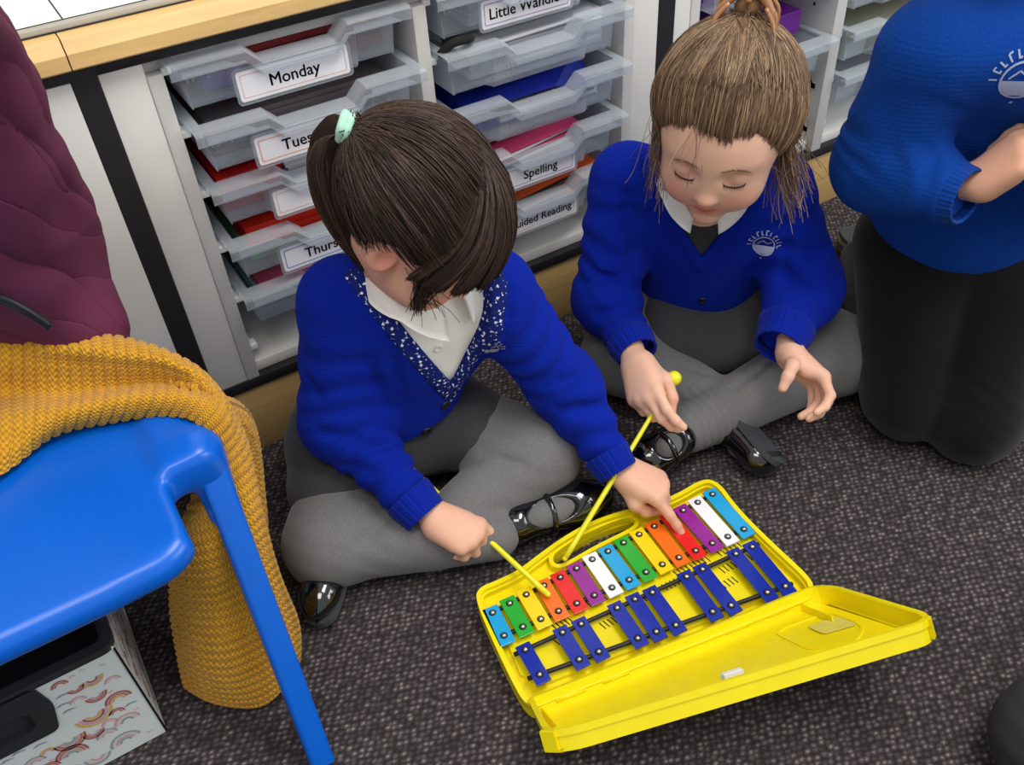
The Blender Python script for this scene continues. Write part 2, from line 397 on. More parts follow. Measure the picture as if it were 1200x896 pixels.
def surfnet(D, lo, vox):
    S = D < 0; C = [(i, j, k) for i in (0, 1) for j in (0, 1) for k in (0, 1)]; n = np.array(D.shape)-1
    cnt = sum(S[i:i+n[0], j:j+n[1], k:k+n[2]].astype(np.int8) for i, j, k in C)
    act = np.argwhere((cnt > 0) & (cnt < 8)); idx = -np.ones(n, np.int32); idx[tuple(act.T)] = np.arange(len(act))
    val = np.stack([D[act[:, 0]+i, act[:, 1]+j, act[:, 2]+k] for i, j, k in C], 1)
    pos = np.zeros((len(act), 3)); w = np.zeros(len(act)); CA = np.array(C, float)
    for a in range(8):
        for b in range(a+1, 8):
            if np.abs(CA[a]-CA[b]).sum() != 1: continue
            m = (val[:, a] < 0) != (val[:, b] < 0); t = val[:, a]/np.where(m, val[:, a]-val[:, b], 1)
            pos[m] += CA[a]+t[m, None]*(CA[b]-CA[a]); w[m] += 1
    V = lo+(act+pos/w[:, None])*vox; F = []
    for ax in range(3):
        o1, o2 = [(1, 2), (2, 0), (0, 1)][ax]
        sl = [slice(1, -1)]*3; sl[ax] = slice(0, -1); s2 = list(sl); s2[ax] = slice(1, None)
        a = S[tuple(sl)]; b = S[tuple(s2)]; e = np.argwhere(a != b); sg = a[tuple(e.T)]
        base = e+1; base[:, ax] -= 1
        def g(d1, d2):
            q = base.copy(); q[:, o1] -= d1; q[:, o2] -= d2; return idx[tuple(q.T)]
        Q = np.stack([g(0, 0), g(1, 0), g(1, 1), g(0, 1)], 1)
        Q[~sg] = Q[~sg][:, ::-1]; F.append(Q)
    F = np.concatenate(F); F = F[(F >= 0).all(1)]
    # one relaxing pass
    acc = np.zeros_like(V); c = np.zeros(len(V))
    for a, b in ((0, 1), (1, 2), (2, 3), (3, 0)):
        np.add.at(acc, F[:, a], V[F[:, b]]); np.add.at(c, F[:, a], 1); np.add.at(acc, F[:, b], V[F[:, a]]); np.add.at(c, F[:, b], 1)
    V = .55*V+.45*acc/np.maximum(c, 1)[:, None]
    return V, F
def wob(seed, n=6, f0=20, f1=60):                   # smooth pseudo-noise in space
    r = np.random.default_rng(seed); K = r.normal(size=(n, 3)); K = K/np.linalg.norm(K, axis=1)[:, None]*r.uniform(f0, f1, (n, 1)); ph = r.uniform(0, 6.3, n)
    return lambda P: sum(np.sin(P @ K[i]+ph[i]) for i in range(n))/n
def unit(v): v = np.array(v, float); return v/np.linalg.norm(v)
def tubes(P, R, sides=3):
    """P [n,m,3], R [n,m] -> verts, faces"""
    n, m = P.shape[:2]; T = np.gradient(P, axis=1); T /= np.linalg.norm(T, axis=-1, keepdims=True)+1e-12
    ref = np.array([.31, .52, .79]); u = np.cross(T, ref); u /= np.linalg.norm(u, axis=-1, keepdims=True)+1e-9; w = np.cross(T, u)
    V = np.stack([P+R[..., None]*(math.cos(a)*u+math.sin(a)*w) for a in [2*PI*k/sides for k in range(sides)]], 2)
    base = (np.arange(n)[:, None]*m+np.arange(m-1)[None])*sides; F = []
    for k in range(sides):
        k2 = (k+1) % sides; F.append(np.stack([base+k, base+k2, base+sides+k2, base+sides+k], -1).reshape(-1, 4))
    return V.reshape(-1, 3), np.concatenate(F)
# ================================================================== THE ROOM
m = MB(); m.box((-1.6, -2.6, -.03), (3.2, .62, 0)); props(m.build('floor', CARPET), kind='structure')
m = MB(); m.box((-1.6, .56, 0), (3.2, .62, 2.5)); props(m.build('wall_back', plain('cream_wall', (226, 220, 206), .8)), kind='structure')

# ================================================================== CABINETS
CT, CB = .628, .142          # carcass top and bottom
def cabinet(x0, x1, opens, label, extra_x=()):
    """opens: list of (xa, xb) openings with runners. everything is a part of the one cabinet"""
    e = empty('tray_cabinet', ((x0+x1)/2, .22, 0), label, 'cabinet', None)
    def part(n, a, b, mt, bev=.0015): q = MB(); q.box(a, b, 0, bev); return auto(q.build(n, mt, e))
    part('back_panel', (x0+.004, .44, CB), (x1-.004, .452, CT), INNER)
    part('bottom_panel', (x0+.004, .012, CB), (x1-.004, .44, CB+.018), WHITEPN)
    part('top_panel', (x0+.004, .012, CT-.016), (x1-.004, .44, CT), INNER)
    xs = [x0]+[v for o in opens for v in o]+[x1]
    part('front_stile', (x0, 0, CB), (opens[0][0]-.019, .018, CT), WHITEPN)
    part('front_stile', (opens[-1][1]+.019, 0, CB), (x1, .018, CT), WHITEPN)
    for k in range(len(opens)+1):
        a = opens[k][0]-.019 if k == 0 else opens[k-1][1]; b = opens[0][0] if k == 0 else (opens[k][0] if k < len(opens) else opens[-1][1]+.019)
        if b-a < .004: continue
        q = MB(); q.box((a, -.002, CB+.0005), (b, .44, CT-.0165), 0, .0015)
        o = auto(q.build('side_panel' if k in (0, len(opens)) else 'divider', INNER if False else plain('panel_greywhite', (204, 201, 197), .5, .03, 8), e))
        for zt in TZ+[.205]:
            for (s, xx) in ((-1, a), (1, b)):
                if (s < 0 and k == 0) or (s > 0 and k == len(opens)): continue
                r = MB(); r.box((xx, .02, zt-.013), (xx+s*.006, .40, zt-.008), 0, .001)
                r.box((xx, .006, zt-.019), (xx+s*.012, .024, zt-.009), 0, .002); r.build('runner', WHITEPL, o)
                h = MB(); h.sphere((xx+s*.0004, .05, zt-.045), .0032, 8, 0, (.3, 1, 1)); h.build('screw_hole', INK, o)
    part('edge_strip', (x0-.0005, -.0015, .124), (x1+.0005, .016, CB), STRIP)
    part('edge_strip', (x0-.0005, -.003, CT), (x1+.0005, .03, .645), STRIP)
    part('plinth', (x0, .003, 0), (x1+(.0325 if x0 < .5 else 0), .021, .123), PLINTH)
    return e
TZ = [.628-.004, .544, .4605, .376, .292]        # heights of the tray rims
OP1, OP2, OP3, OP4 = (.175, .501), (.521, .849), (1.0, 1.322), (1.348, 1.672)
cabinet(.106, .916, [OP1, OP2], 'white cabinet with two columns of clear trays behind the two seated girls')
cabinet(.949, 1.735, [OP3, OP4], 'white tray cabinet at the right, behind the child with the claw clip')
# left cupboard
e = empty('cupboard', (-.35, .22, 0), 'plain white cupboard behind the maroon coat and the blue chair', 'cupboard')
q = MB(); q.box((-.80, .016, CB), (.076, .45, CT), 0, .002); auto(q.build('body', WHITEPN, e))
for xa, xb in ((-.366, .076), (-.80, -.37)):
    q = MB(); q.box((xa, -.002, CB+.001), (xb, .0155, CT-.001), 0, .0015); auto(q.build('door', WHITEPN, e))
q = MB(); q.box((-.80, -.0015, .124), (.106, .016, CB), 0); q.build('edge_strip', STRIP, e)
q = MB(); q.box((-.80, -.003, CT), (.106, .03, .645), 0); q.build('edge_strip', STRIP, e)
q = MB(); q.box((-.80, .003, 0), (.106, .021, .123), 0); q.build('plinth', PLINTH, e)
for x0, x1, nm in ((.0765, .1055, 'black vertical filler strip beside the maroon coat'), (.9165, .9485, 'black vertical filler strip behind the hair of the child with the claw clip')):
    q = MB(); q.box((x0, -.001, CB), (x1, .02, CT), 0, .001); o = q.build('filler_strip', STRIP); props(o, nm, 'filler strip')
# worktops with a chamfered beech edge
def worktop(x0, x1, label):
    e = empty('worktop', ((x0+x1)/2, .2, .645), label, 'worktop')
    prof = [(.45, .646), (-.022, .646), (-.024, .648), (-.024, .664), (-.014, .6795), (.45, .6795)]
    V = [(x0, y, z) for y, z in prof]+[(x1, y, z) for y, z in prof]; n = len(prof)
    F = [[i, (i+1) % n, (i+1) % n+n, i+n] for i in range(n)]+[list(range(n))[::-1], [i+n for i in range(n)]]
    bm = bmesh.new(); q = MB(); q.add(V, F); o = q.build('slab', WOODM, e); return e
worktop(-.90, .0805, 'beech worktop edge above the maroon coat, left of the seam')
worktop(.082, 1.74, 'long beech worktop above the clear trays, right of the seam')
# aluminium-edged writing boards lying on the worktop
e = empty('writing_board', (.2, .14, .68), 'shiny white gridded board with silver edge lying on worktop', 'board')
q = MB(); q.box((-.45, .020, .681), (1.5, .40, .686), 0, .001); auto(q.build('panel', plain('gloss_white', (240, 239, 243), .15, .02), e))
q = MB(); q.box((-.45, .006, .680), (1.5, .0195, .687), 0, .0015); auto(q.build('silver_edge', SILVER, e))
q = MB()
q.box((-.45, .0195, .686), (1.5, .0212, .6872)); q.box((-.45, .0045, .680), (1.5, .0058, .6812))
for x in [-.266, -.146, -.026, .094, .214, .334, .454, .574, .694, .814, .934, 1.054, 1.174, 1.294, 1.414]: q.box((x, .021, .686), (x+.0016, .40, .6866))
q.box((-.45, .15, .686), (1.5, .1516, .6866)); q.build('grid_line', INK, e)

# ------------------------------------------------------------------ trays
def toph(x):                                       # rim height profile along the front
    a = abs(x-.002); return 0 if a > .066 else (-.018 if a < .048 else -.018*(1-(a-.048)/.018))
def tray_mesh(h=.064):
    xs = [-.156, -.150, -.143, -.12, -.09, -.085, -.078, -.068, -.064, -.058, -.052, -.046, -.03, 0, .03, .05, .056, .062, .068, .072, .080, .087, .092, .12, .143, .150, .156]
    V = []; F = []
    for x in xs:
        t = toph(x); mid = abs(x-.002) < .082; wy = -.005 if mid else .011; b = -h
        xb = x if abs(x) < .143 else math.copysign(.139, x)
        V += [(x, .020, t*.2-.002), (x, .012, t), (x, -.014, t), (x, -.017, t-.003), (x, -.017, t-.015), (x, -.014, t-.016), (xb, wy, min(t-.017, -.0175 if not mid else 9)), (xb*.985, wy+.004, b+.004), (xb*.98, wy+.008, b)]
    c = 9
    for i in range(len(xs)-1):
        for j in range(1, c-1):
            if abs(xs[i]) > .142 and abs(xs[i+1]) > .142 and j >= 5: continue
            F.append([i*c+j, i*c+j+1, (i+1)*c+j+1, (i+1)*c+j])
    me = MB(); me.add(V, F)
    D = .40                                        # depth
    for s in (-1, 1):
        prof = [(.156, -.008), (.156, 0), (.143, 0), (.141, -.02), (.136, -h)]
        me.add([(s*x, .012, z) for x, z in prof]+[(s*x, D, z) for x, z in prof], [[i, i+1, i+6, i+5] for i in range(4)])
    me.add([(-.136, .017, -h), (.136, .017, -h), (.136, D, -h), (-.136, D, -h), (-.143, D, 0), (.143, D, 0)], [[0, 1, 2, 3], [3, 2, 5, 4]])
    # moulded ticks under the flange
    for x in (-.135, -.128, -.11): me.box((x, .0085, -.030), (x+.002, .011, -.017))
    return me
TM = tray_mesh(); proto_tray = None; TRAY_DATA = None
def tray(cx, z, y, label, group='clear pull-out trays in the cabinets', tilt=0):
    global TRAY_DATA
    e = empty('storage_tray', (cx, y, z), label, 'tray', group)
    if TRAY_DATA is None:
        o = mk('tray_shell', TM.v, TM.f, FROST, None, False); o.parent = e; TRAY_DATA = o
        md = o.modifiers.new('s', 'SOLIDIFY'); md.thickness = .0016; md.offset = 0
    else:
        o = TRAY_DATA.copy(); COL.objects.link(o); o.parent = e
    e.rotation_euler = (0, tilt, 0)
    return e
CARD1 = plain('card_cream', (236, 224, 206), .5); CARD2 = plain('card_pinkish', (224, 190, 178), .5)
def label_card(e, txt, w=.146, h=.037, x=.012, z=-.046, size=.021, shift=0.0, border=CARD2, holder=True):
    M = lambda dx, dz, dy: (x+dx, -.0075+dy, z+dz)
    q = MB(); q.prism([(p[0], p[1]) for p in rounded([(x-w/2, z-h/2), (x+w/2, z-h/2), (x+w/2, z+h/2), (x-w/2, z+h/2)], .004)], 0, .0012, T=Matrix(((1, 0, 0, 0), (0, 0, -1, -.0065), (0, 1, 0, 0), (0, 0, 0, 1))))
    c = mk('label_card', q.v, q.f, PAPER, None, False); c.parent = e
    c['label'] = 'white card name label'
    q = MB(); a, b = w/2-.004, h/2-.004
    o_ = rounded([(x-a, z-b), (x+a, z-b), (x+a, z+b), (x-a, z+b)], .003); i_ = rounded([(x-a+.0012, z-b+.0012), (x+a-.0012, z-b+.0012), (x+a-.0012, z+b-.0012), (x-a+.0012, z+b-.0012)], .0025)
    q.prism(o_, 0, .0003, [i_], T=Matrix(((1, 0, 0, 0), (0, 0, -1, -.0077), (0, 1, 0, 0), (0, 0, 0, 1))))
    f = mk('border_line', q.v, q.f, border, None, False); f.parent = c
    if txt: text_mesh(txt, size, INK, c, Matrix(((1, 0, 0, x+shift), (0, 0, -1, -.0078), (0, 1, 0, z-.001), (0, 0, 0, 1))), bold=.005)
    if holder:
        q = MB(); oo = rounded([(x-w/2-.004, z-h/2-.004), (x+w/2+.004, z-h/2-.004), (x+w/2+.004, z+h/2+.003), (x-w/2-.004, z+h/2+.003)], .006)
        ii = rounded([(x-w/2-.0005, z-h/2-.0005), (x+w/2+.0005, z-h/2-.0005), (x+w/2+.0005, z+h/2+.001), (x-w/2-.0005, z+h/2+.001)], .004)
        q.prism(oo, 0, .003, [ii], T=Matrix(((1, 0, 0, 0), (0, 0, -1, -.0055), (0, 1, 0, 0), (0, 0, 0, 1))))
        hld = mk('label_holder', q.v, q.f, FROST, None, False); hld.parent = e
c1, c2, c3, c4 = [(a+b)/2 for a, b in (OP1, OP2, OP3, OP4)]
t = tray(c1-.004, TZ[0]-.002, -.006, 'clear tray lettered Monday, topmost in the left column', tilt=.0); label_card(t, 'Monday', x=-.008)
t = tray(c1, TZ[1], -.022, 'clear tray lettered Tuesday, second in the left column'); label_card(t, 'Tuesday', x=-.014, shift=-.004, border=plain('border_orange', (226, 160, 120), .5))
t = tray(c1, TZ[2], -.010, 'clear tray, third down in the left column, beside the dark ponytail'); label_card(t, '', x=-.006)
t = tray(c1, TZ[3], -.012, 'clear tray, fourth down in the left column, lettering half hidden by a shoulder'); label_card(t, 'Thursday', x=-.016, shift=.0, border=plain('border_blue', (110, 130, 190), .5))
t = tray(c1, TZ[4], -.008, 'clear tray, lowest in the left column, half empty'); label_card(t, '', x=.0, w=.10, border=plain('border_tan', (190, 160, 120), .5))
t = tray(c2, TZ[0]-.004, -.004, 'clear tray lettered Little Wa, topmost in the middle column'); label_card(t, 'Little Wandle', x=-.014, z=-.040, shift=-.004, border=plain('border_lilac', (170, 140, 200), .5))
tray(c2, TZ[1], -.016, 'clear tray without lettering holding a thick pile of white paper')
tray(c2, TZ[2], -.018, 'clear tray without lettering holding a navy blue folder')
t = tray(c2, TZ[3], -.014, 'clear tray lettered Spelling, above the orange folders'); label_card(t, 'Spelling', x=-.016, shift=.008, border=plain('border_violet', (190, 160, 190), .5))
t = tray(c2, TZ[4], -.012, 'clear tray lettered Reading, lowest in the middle column'); label_card(t, 'Guided Reading', x=-.012, size=.019, shift=.002, border=CARD2)
tray(c3, TZ[0], -.008, 'clear tray at the top behind the claw clip, under lilac books')
tray(c3, TZ[1], -.022, 'clear tray pulled out right above the hair with the claw clip')
tray(c3, TZ[3], -.008, 'clear tray low behind the light brown hair, half hidden')
t = tray(c4, TZ[1]+.03, -.010, 'clear tray over a yellow folder at the far right column'); label_card(t, '', x=-.03)
tray(c4, TZ[2]+.01, -.010, 'clear tray with a cream front under the yellow folder, far right')
tray(c4, TZ[3], -.010, 'clear tray with grey paper, beside the elbow of the kneeling child')
tray(c4, TZ[4], -.010, 'clear tray, lowest in the far right column')
# things in the trays
def sheetbox(name, cx, z, w, d, h, mt, label, cat, y=.03, rot=0, tilt=(0, 0), group=None, n=1):
    q = MB()
    if n > 1:
        for i in range(n):
            r = random.uniform(-.004, .004); q.box((-w/2+r, r, i*h/n), (w/2+r, d+r, (i+.93)*h/n))
    else: q.box((-w/2, 0, 0), (w/2, d, h), 0, min(.001, h/3))
    o = mk(name, q.v, q.f, mt, None, False); o.location = (cx, y, z); o.rotation_euler = (tilt[0], tilt[1], rot)
    return props(o, label, cat, group)
RED = plain('red_folder', (186, 24, 20), .5); DRED = plain('dark_red_folder', (130, 22, 28), .5); BLUEF = plain('navy_folder', (26, 44, 150), .4)
PINKF = plain('pink_folder', (226, 70, 120), .5); TEALF = plain('teal_folder', (20, 120, 170), .5); ORANGEF = plain('orange_folder', (214, 86, 34), .5)
GREENF = plain('green_paper', (120, 186, 140), .6); PURPF = plain('purple_book', (110, 30, 140), .4); LILAC = plain('lilac_book', (160, 140, 200), .5)
YELF = plain('mustard_folder', (214, 170, 50), .5); GREYB = plain('charcoal_book', (104, 94, 96), .6); TEALP = plain('pale_teal_paper', (130, 176, 170), .6)
b = lambda k: TZ[k]-.0625
sheetbox('exercise_book', c1+.03, b(0), .21, .27, .048, DRED, 'dark red exercise books in the Monday tray', 'book', .04, n=6)
sheetbox('paper_sheet', c1-.09, b(0)+.001, .05, .2, .02, plain('violet_paper', (120, 96, 190), .6), 'violet paper in the left end of the Monday tray', 'paper', .035)
sheetbox('exercise_book', c1+.0, b(1), .25, .27, .046, GREYB, 'charcoal exercise books in the Tuesday tray', 'book', .03, n=7)
sheetbox('exercise_book', c1-.09, b(2)+.002, .09, .26, .05, RED, 'red exercise book in the third tray, beside white paper', 'book', .03, n=4)
sheetbox('paper_stack', c1+.045, b(2)+.002, .17, .27, .052, plain('grey_white_paper', (188, 184, 190), .7), 'white paper pile in the third tray of the left column', 'paper', .025, n=8)
sheetbox('exercise_book', c1+.01, b(3)+.022, .25, .27, .034, plain('bright_red_book', (214, 44, 22), .4), 'bright red exercise books on the fourth tray beside the ponytail', 'book', .03, n=4)
sheetbox('paper_stack', c1-.02, b(3)+.001, .2, .2, .018, GREENF, 'pale green paper under the bright red books', 'paper', .03)
sheetbox('paper_stack', c1+.0, b(4)+.001, .25, .27, .035, TEALP, 'pale teal papers in the lowest tray of the left column', 'paper', .04, n=4)
sheetbox('pencil_case', c1-.07, b(4)+.037, .10, .05, .012, plain('pink_case', (200, 80, 110), .5), 'pink case at the front of the lowest left tray', 'case', .02)
sheetbox('paper_stack', c2+.02, b(0)-.004+.002, .22, .27, .035, PAPER, 'white papers in the top tray of the middle column', 'paper', .02, n=6)
sheetbox('paper_stack', c2+.02, b(1)+.001, .235, .28, .050, PAPER, 'thick white paper pile in the tray below Little Wa', 'paper', .02, n=14)
sheetbox('laminated_sheet', c2+.00, b(1)+.0525, .24, .28, .004, plain('clear_wallet', (206, 208, 212), .3), 'glossy plastic wallet on top of the thick white pile', 'wallet', -.004, rot=.04)
o = MB(); o.tube(catmull([(c2-.15, .0, TZ[1]-.004), (c2-.135, -.012, TZ[1]+.012), (c2-.11, -.012, TZ[1]+.012), (c2-.10, .01, TZ[1]+.004), (c2-.13, .03, TZ[1]+.0)], 24), .006); props(o.build('hair_bobble', plain('black_cloth', (24, 24, 26), .9), smooth=True), 'crumpled black cloth strap at the left end of the paper tray', 'strap')
# navy folder standing on its fold
q = MB(); zt = TZ[2]
q.add([(c2-.12, .015, zt-.055), (c2+.13, .02, zt-.055), (c2+.125, .24, zt-.010), (c2-.10, .24, zt-.02), (c2-.11, .012, zt-.020), (c2+.035, -.004, zt-.013), (c2+.11, .05, zt+.008), (c2+.10, .23, zt+.010), (c2-.09, .25, zt+.0)], [[0, 1, 2, 3], [4, 5, 8], [5, 6, 7, 8], [5, 1, 6], [0, 4, 8, 3]])
o = mk('plastic_folder', q.v, q.f, BLUEF, None, False, loc=(c2, .1, zt-.05)); mdf = o.modifiers.new('s', 'SOLIDIFY'); mdf.thickness = .002; props(o, 'navy blue open folder in a middle column tray', 'folder')
sheetbox('paper_sheet', c2+.04, b(2)+.002, .18, .26, .02, PAPER, 'white sheets under the navy blue folder', 'paper', .02, n=4)
for i, (mt, nm, rz, dz) in enumerate(((TEALF, 'teal folder in the Spelling tray, under the pink ones', .03, .0), (PAPER, 'white booklet in the Spelling tray between teal and pink', -.04, .007), (PINKF, 'pink folder in the Spelling tray, lower of two', .02, .014), (PAPER, 'white sheet between two pink folders in the Spelling tray', .05, .021), (PINKF, 'pink folder in the Spelling tray, upper of two', -.02, .027))):
    sheetbox('plastic_folder' if 'folder' in nm and 'sheet' not in nm else 'paper_sheet', c2-.03+.006*i, b(3)+.016+dz, .19, .25, .004, mt, nm, 'folder' if 'folder' in nm and 'sheet' not in nm else 'paper', .01, rz, (0, -.09))
sheetbox('paper_stack', c2+.005, b(3)+.053, .24, .26, .008, plain('pale_grey_folder', (200, 200, 202), .4), 'pale grey paper at the top of the Spelling tray', 'paper', .04, 0, (-.02, 0), n=3)
for i, (mt, dz, rz) in enumerate(((ORANGEF, .012, .0), (PAPER, .020, .04), (ORANGEF, .028, -.03), (GREYB, .036, .05), (ORANGEF, .044, .02))):
    sheetbox('plastic_folder', c2+.02, b(4)+dz, .21, .25, .004 if mt != GREYB else .0015, mt, ['orange folder, lowest in the Reading tray', 'white booklet above the lowest orange folder', 'orange folder, middle of three in the Reading tray', 'thin dark booklet between orange folders', 'orange folder, topmost in the Reading tray'][i], 'folder', .01, rz, (0, -.10))
sheetbox('exercise_book', c3-.03, b(1)+.002, .25, .27, .05, PURPF, 'purple books in the tray just above the claw clip hair', 'book', .02, n=5)
sheetbox('paper_stack', c3-.03, b(1)+.056, .24, .27, .014, PAPER, 'white book with a bright edge on the purple books', 'book', -.002, n=3)
sheetbox('exercise_book', c3-.02, b(0)+.002, .25, .27, .04, LILAC, 'lilac books in the top tray behind the claw clip', 'book', .02, n=4)
sheetbox('exercise_book', c3+.02, b(2)-.02, .2, .27, .04, PURPF, 'purple book lower in the column behind the light brown hair', 'book', .04)
sheetbox('paper_stack', c3+.0, b(3)+.001, .22, .27, .04, PAPER, 'white papers in the low tray beside the light brown hair', 'paper', .03, n=5)
sheetbox('plastic_folder', c4, b(1)+.024, .26, .27, .006, YELF, 'mustard folder in the far right column', 'folder', .0)
sheetbox('paper_stack', c4, b(2)+.012, .25, .27, .05, plain('cream_card', (226, 212, 180), .6), 'cream card pile under the mustard folder', 'card', .02, n=4)
sheetbox('paper_stack', c4, b(3)+.002, .25, .27, .045, plain('greenish_card', (150, 150, 130), .6), 'grey green card pile beside the kneeling child', 'card', .02, n=4)
# ================================================================== GLOCKENSPIEL
gl = empty('glockenspiel', U(750, 700, .0)*[1, 1, 0], 'yellow cased glockenspiel with rainbow and dark blue bars lying open on carpet', 'glockenspiel')
gl.location.z = 0
XY = lambda px, py, z=.035: U(px, py, z)[:2]
out_px = [(556, 700), (562, 687), (580, 680), (606, 668), (632, 648), (660, 628), (690, 611), (720, 600), (752, 592), (775, 586), (800, 574), (818, 563), (832, 560), (846, 568), (860, 588), (884, 614), (922, 650), (948, 674), (955, 688), (951, 699), (940, 706), (640, 823), (628, 828), (615, 823), (604, 806), (578, 752)]
OUT = [XY(*p) for p in out_px]; OUT = chaikin(OUT, 2)
slot_px = [(647, 650), (652, 641), (690, 618), (736, 600), (746, 606), (740, 614), (700, 633), (662, 655), (651, 657)]
SLOT = chaikin([XY(*p) for p in slot_px], 2)
q = MB(); q.prism(OUT, .012, .016, [inset(SLOT, -.003)], bev=0); q.prism(inset(OUT, .003), .0, .012, [inset(OUT, .008)]); q.prism(OUT, .016, .034, [inset(OUT, .0065)]); q.prism(inset(OUT, -.0), .024, .0275, [inset(OUT, .0085)])
so = inset(SLOT, -.006); q.prism(so, .018, .027, [SLOT])
o = q.build('base_case', YEL, gl); auto(o, .9)
md = o.modifiers.new('b', 'BEVEL'); md.width = .0012; md.segments = 2; md.limit_method = 'ANGLE'; md.angle_limit = .9
# raised resonator plate under the bars, with slots
def poly(pts, z=.03): return [XY(x, y, z) for x, y in pts]
zp = .022
q = MB(); q.prism(poly([(578, 712), (840, 580), (925, 690), (640, 800), (610, 790)], zp), .015, zp); o = q.build('resonator_plate', YEL, gl)
RAIL = [((582, 712), (846, 572)), ((612, 752), (876, 622)), ((606, 764), (905, 640)), ((626, 796), (930, 688))]
PINS_N = [((111, 531), (151, 611)), ((171, 498), (217, 580)), ((229, 467), (280, 553)), ((291, 436), (342, 525)), ((348, 407), (406, 498)), ((405, 376), (467, 470)), ((460, 344), (529, 443)), ((515, 316), (589, 416)), ((569, 286), (648, 389)), ((624, 257), (705, 362)), ((677, 228), (763, 338)), ((730, 200), (822, 314)), ((778, 173), (880, 288)), None, None]
PN = [(np.array(a)/2.987+540, np.array(b)/2.987+540) if a is not None else None for a, b in [p if p else (None, None) for p in PINS_N][:13]]
PN += [(np.array([817.6, 588.5]), np.array([852.9, 628.6])), (np.array([834.9, 579.1]), np.array([871.6, 620.]))]
PA = [(np.array(a)/2.987+540, np.array(b)/2.987+540) for a, b in (((226, 660), (276, 747)), ((356, 600), (414, 694)), ((421, 570), (483, 667)), ((547, 514), (619, 620)), ((609, 484), (684, 597)), ((670, 460), (752, 574)))]
PA += [(np.array([804.5, 675.5]), np.array([834.9, 716.4])), (np.array([823.2, 666.9]), np.array([856.6, 709.2])), (np.array([862.2, 648.9]), np.array([899, 693.9])), (np.array([881.4, 640.6]), np.array([920, 686.7]))]
for y in (0, 1): PN = [tuple(np.array(v)-540+540 if v[0] > 530 else v for v in p) for p in PN]
BC = {'cyan': (28, 164, 222), 'green': (44, 172, 56), 'yellow': (250, 214, 20), 'orange': (246, 112, 26), 'red': (232, 34, 34), 'purple': (150, 34, 148), 'white': (244, 244, 248), 'dark blue': (16, 42, 158)}
BM = {k: plain('bar_'+k.replace(' ', '_'), v, .22, .02, spec=.5, coat=.3) for k, v in BC.items()}
seq = ['cyan', 'green', 'yellow', 'orange', 'red', 'purple', 'white', 'cyan', 'green', 'yellow', 'orange', 'red', 'purple', 'white', 'cyan']
def bars(P, cols, w, zt, ext0, ext1):
    C3 = [(U(*a, zt), U(*b_, zt)) for a, b_ in P]
    for (a, b_), c in zip(C3, cols):
        d = unit(b_-a); s = np.cross([0, 0, 1], d); A = a-d*ext0; B = b_+d*ext1; T = .0028
        q = MB(); V = [A-s*w/2, A+s*w/2, B+s*w/2, B-s*w/2]
        q.prism([v[:2] for v in V], zt-T, zt, bev=.0004); br = q.build('bar', BM[c], gl); br['label'] = c+' metal bar'
        for p in (a, b_):
            q = MB(); q.tube([p+[0, 0, -.006], p+[0, 0, .0012]], .0030, 10); q.sphere(p+np.array([0, 0, .0014]), .0036, 10, 0, (1, 1, .65)); o = q.build('pin', STEEL, br, True)
            q = MB(); q.tube([p+[0, 0, .0001], p+[0, 0, .0009]], .0048, 12); q.build('washer', BLKPL, br, True)
bars(PN, seq, .0212, .034, .0098, .0125)
bars(PA, ['dark blue']*10, .0195, .037, .0090, .0120)
for P_, k_, z, ex in ((PN, 0, .0290, .03), (PN, 1, .0290, .03), (PA, 0, .0320, .045), (PA, 1, .0320, .045)):
    p0, p1 = U(*P_[0][k_], z), U(*P_[-1][k_], z); q = MB(); q.tube([p0+(p1-p0)*t for t in np.linspace(-ex, 1+ex*.7, 12)], .0030, 8); q.build('felt_rail', BLKPL, gl, True)
q = MB()                                             # sound slots between the sharps
for cxx, cyy, n in ((690, 708, 6), (716, 720, 4), (792, 672, 9), (812, 652, 4), (779, 688, 5), (652, 752, 4), (706, 733, 6), (846, 668, 8), (838, 690, 6), (842, 648, 6), (745, 705, 5), (650, 735, 5)):
    for i in range(n):
        p = U(cxx+i*4.6, cyy-i*2.2, zp); d = unit(U(cxx+i*4.6+6, cyy-i*2.2+5, zp)-p); s = np.cross([0, 0, 1], d)*.0008
        a = p-d*.006; c = p+d*.006; q.prism([(a-s)[:2], (a+s)[:2], (c+s)[:2], (c-s)[:2]], zp-.001, zp+.0003)
q.build('sound_slot', BLKPL, gl)
q = MB()                                             # small screw tabs and bosses
for px_, py_ in ((602, 760), (615, 800), (640, 806), (858, 560)): pass
RAILP = 1
HL, HR = U(630, 829, .030), U(953, 700, .030); hu = unit(HR-HL); hu3 = hu
# hinges
for t0, t1 in ((.06, .16), (.22, .31), (.66, .75), (.82, .90)):
    q = MB(); q.tube([HL+(HR-HL)*t0+[0, 0, 0], HL+(HR-HL)*t1], .0034, 10); q.build('hinge', YEL, gl, True)
# lid leaning open
LT = math.radians(40); vh = np.array([hu[1], -hu[0], 0]); vh = vh/np.linalg.norm(vh)
if vh[1] > 0: vh = -vh
LV = vh*math.cos(LT)+np.array([0, 0, 1])*math.sin(LT); LW = np.cross(hu, LV)
if LW[2] < 0: LW = -LW
L0 = HL+np.array([0, 0, -.012])+vh*.006
TL = Matrix(((hu[0], LV[0], LW[0], L0[0]), (hu[1], LV[1], LW[1], L0[1]), (hu[2], LV[2], LW[2], L0[2]), (0, 0, 0, 1)))
LL = float(np.linalg.norm(HR-HL))
lid = rounded([(-.006, 0), (LL+.004, 0), (LL+.020, .020), (LL+.028, .185), (LL+.014, .197), (.0, .108), (-.014, .094)], [.006, .012, .02, .012, .012, .025, .012], 5)
q = MB(); q.prism(lid, 0, .003, T=TL); q.prism(lid, .003, .026, [inset(lid, .0045)], T=TL)
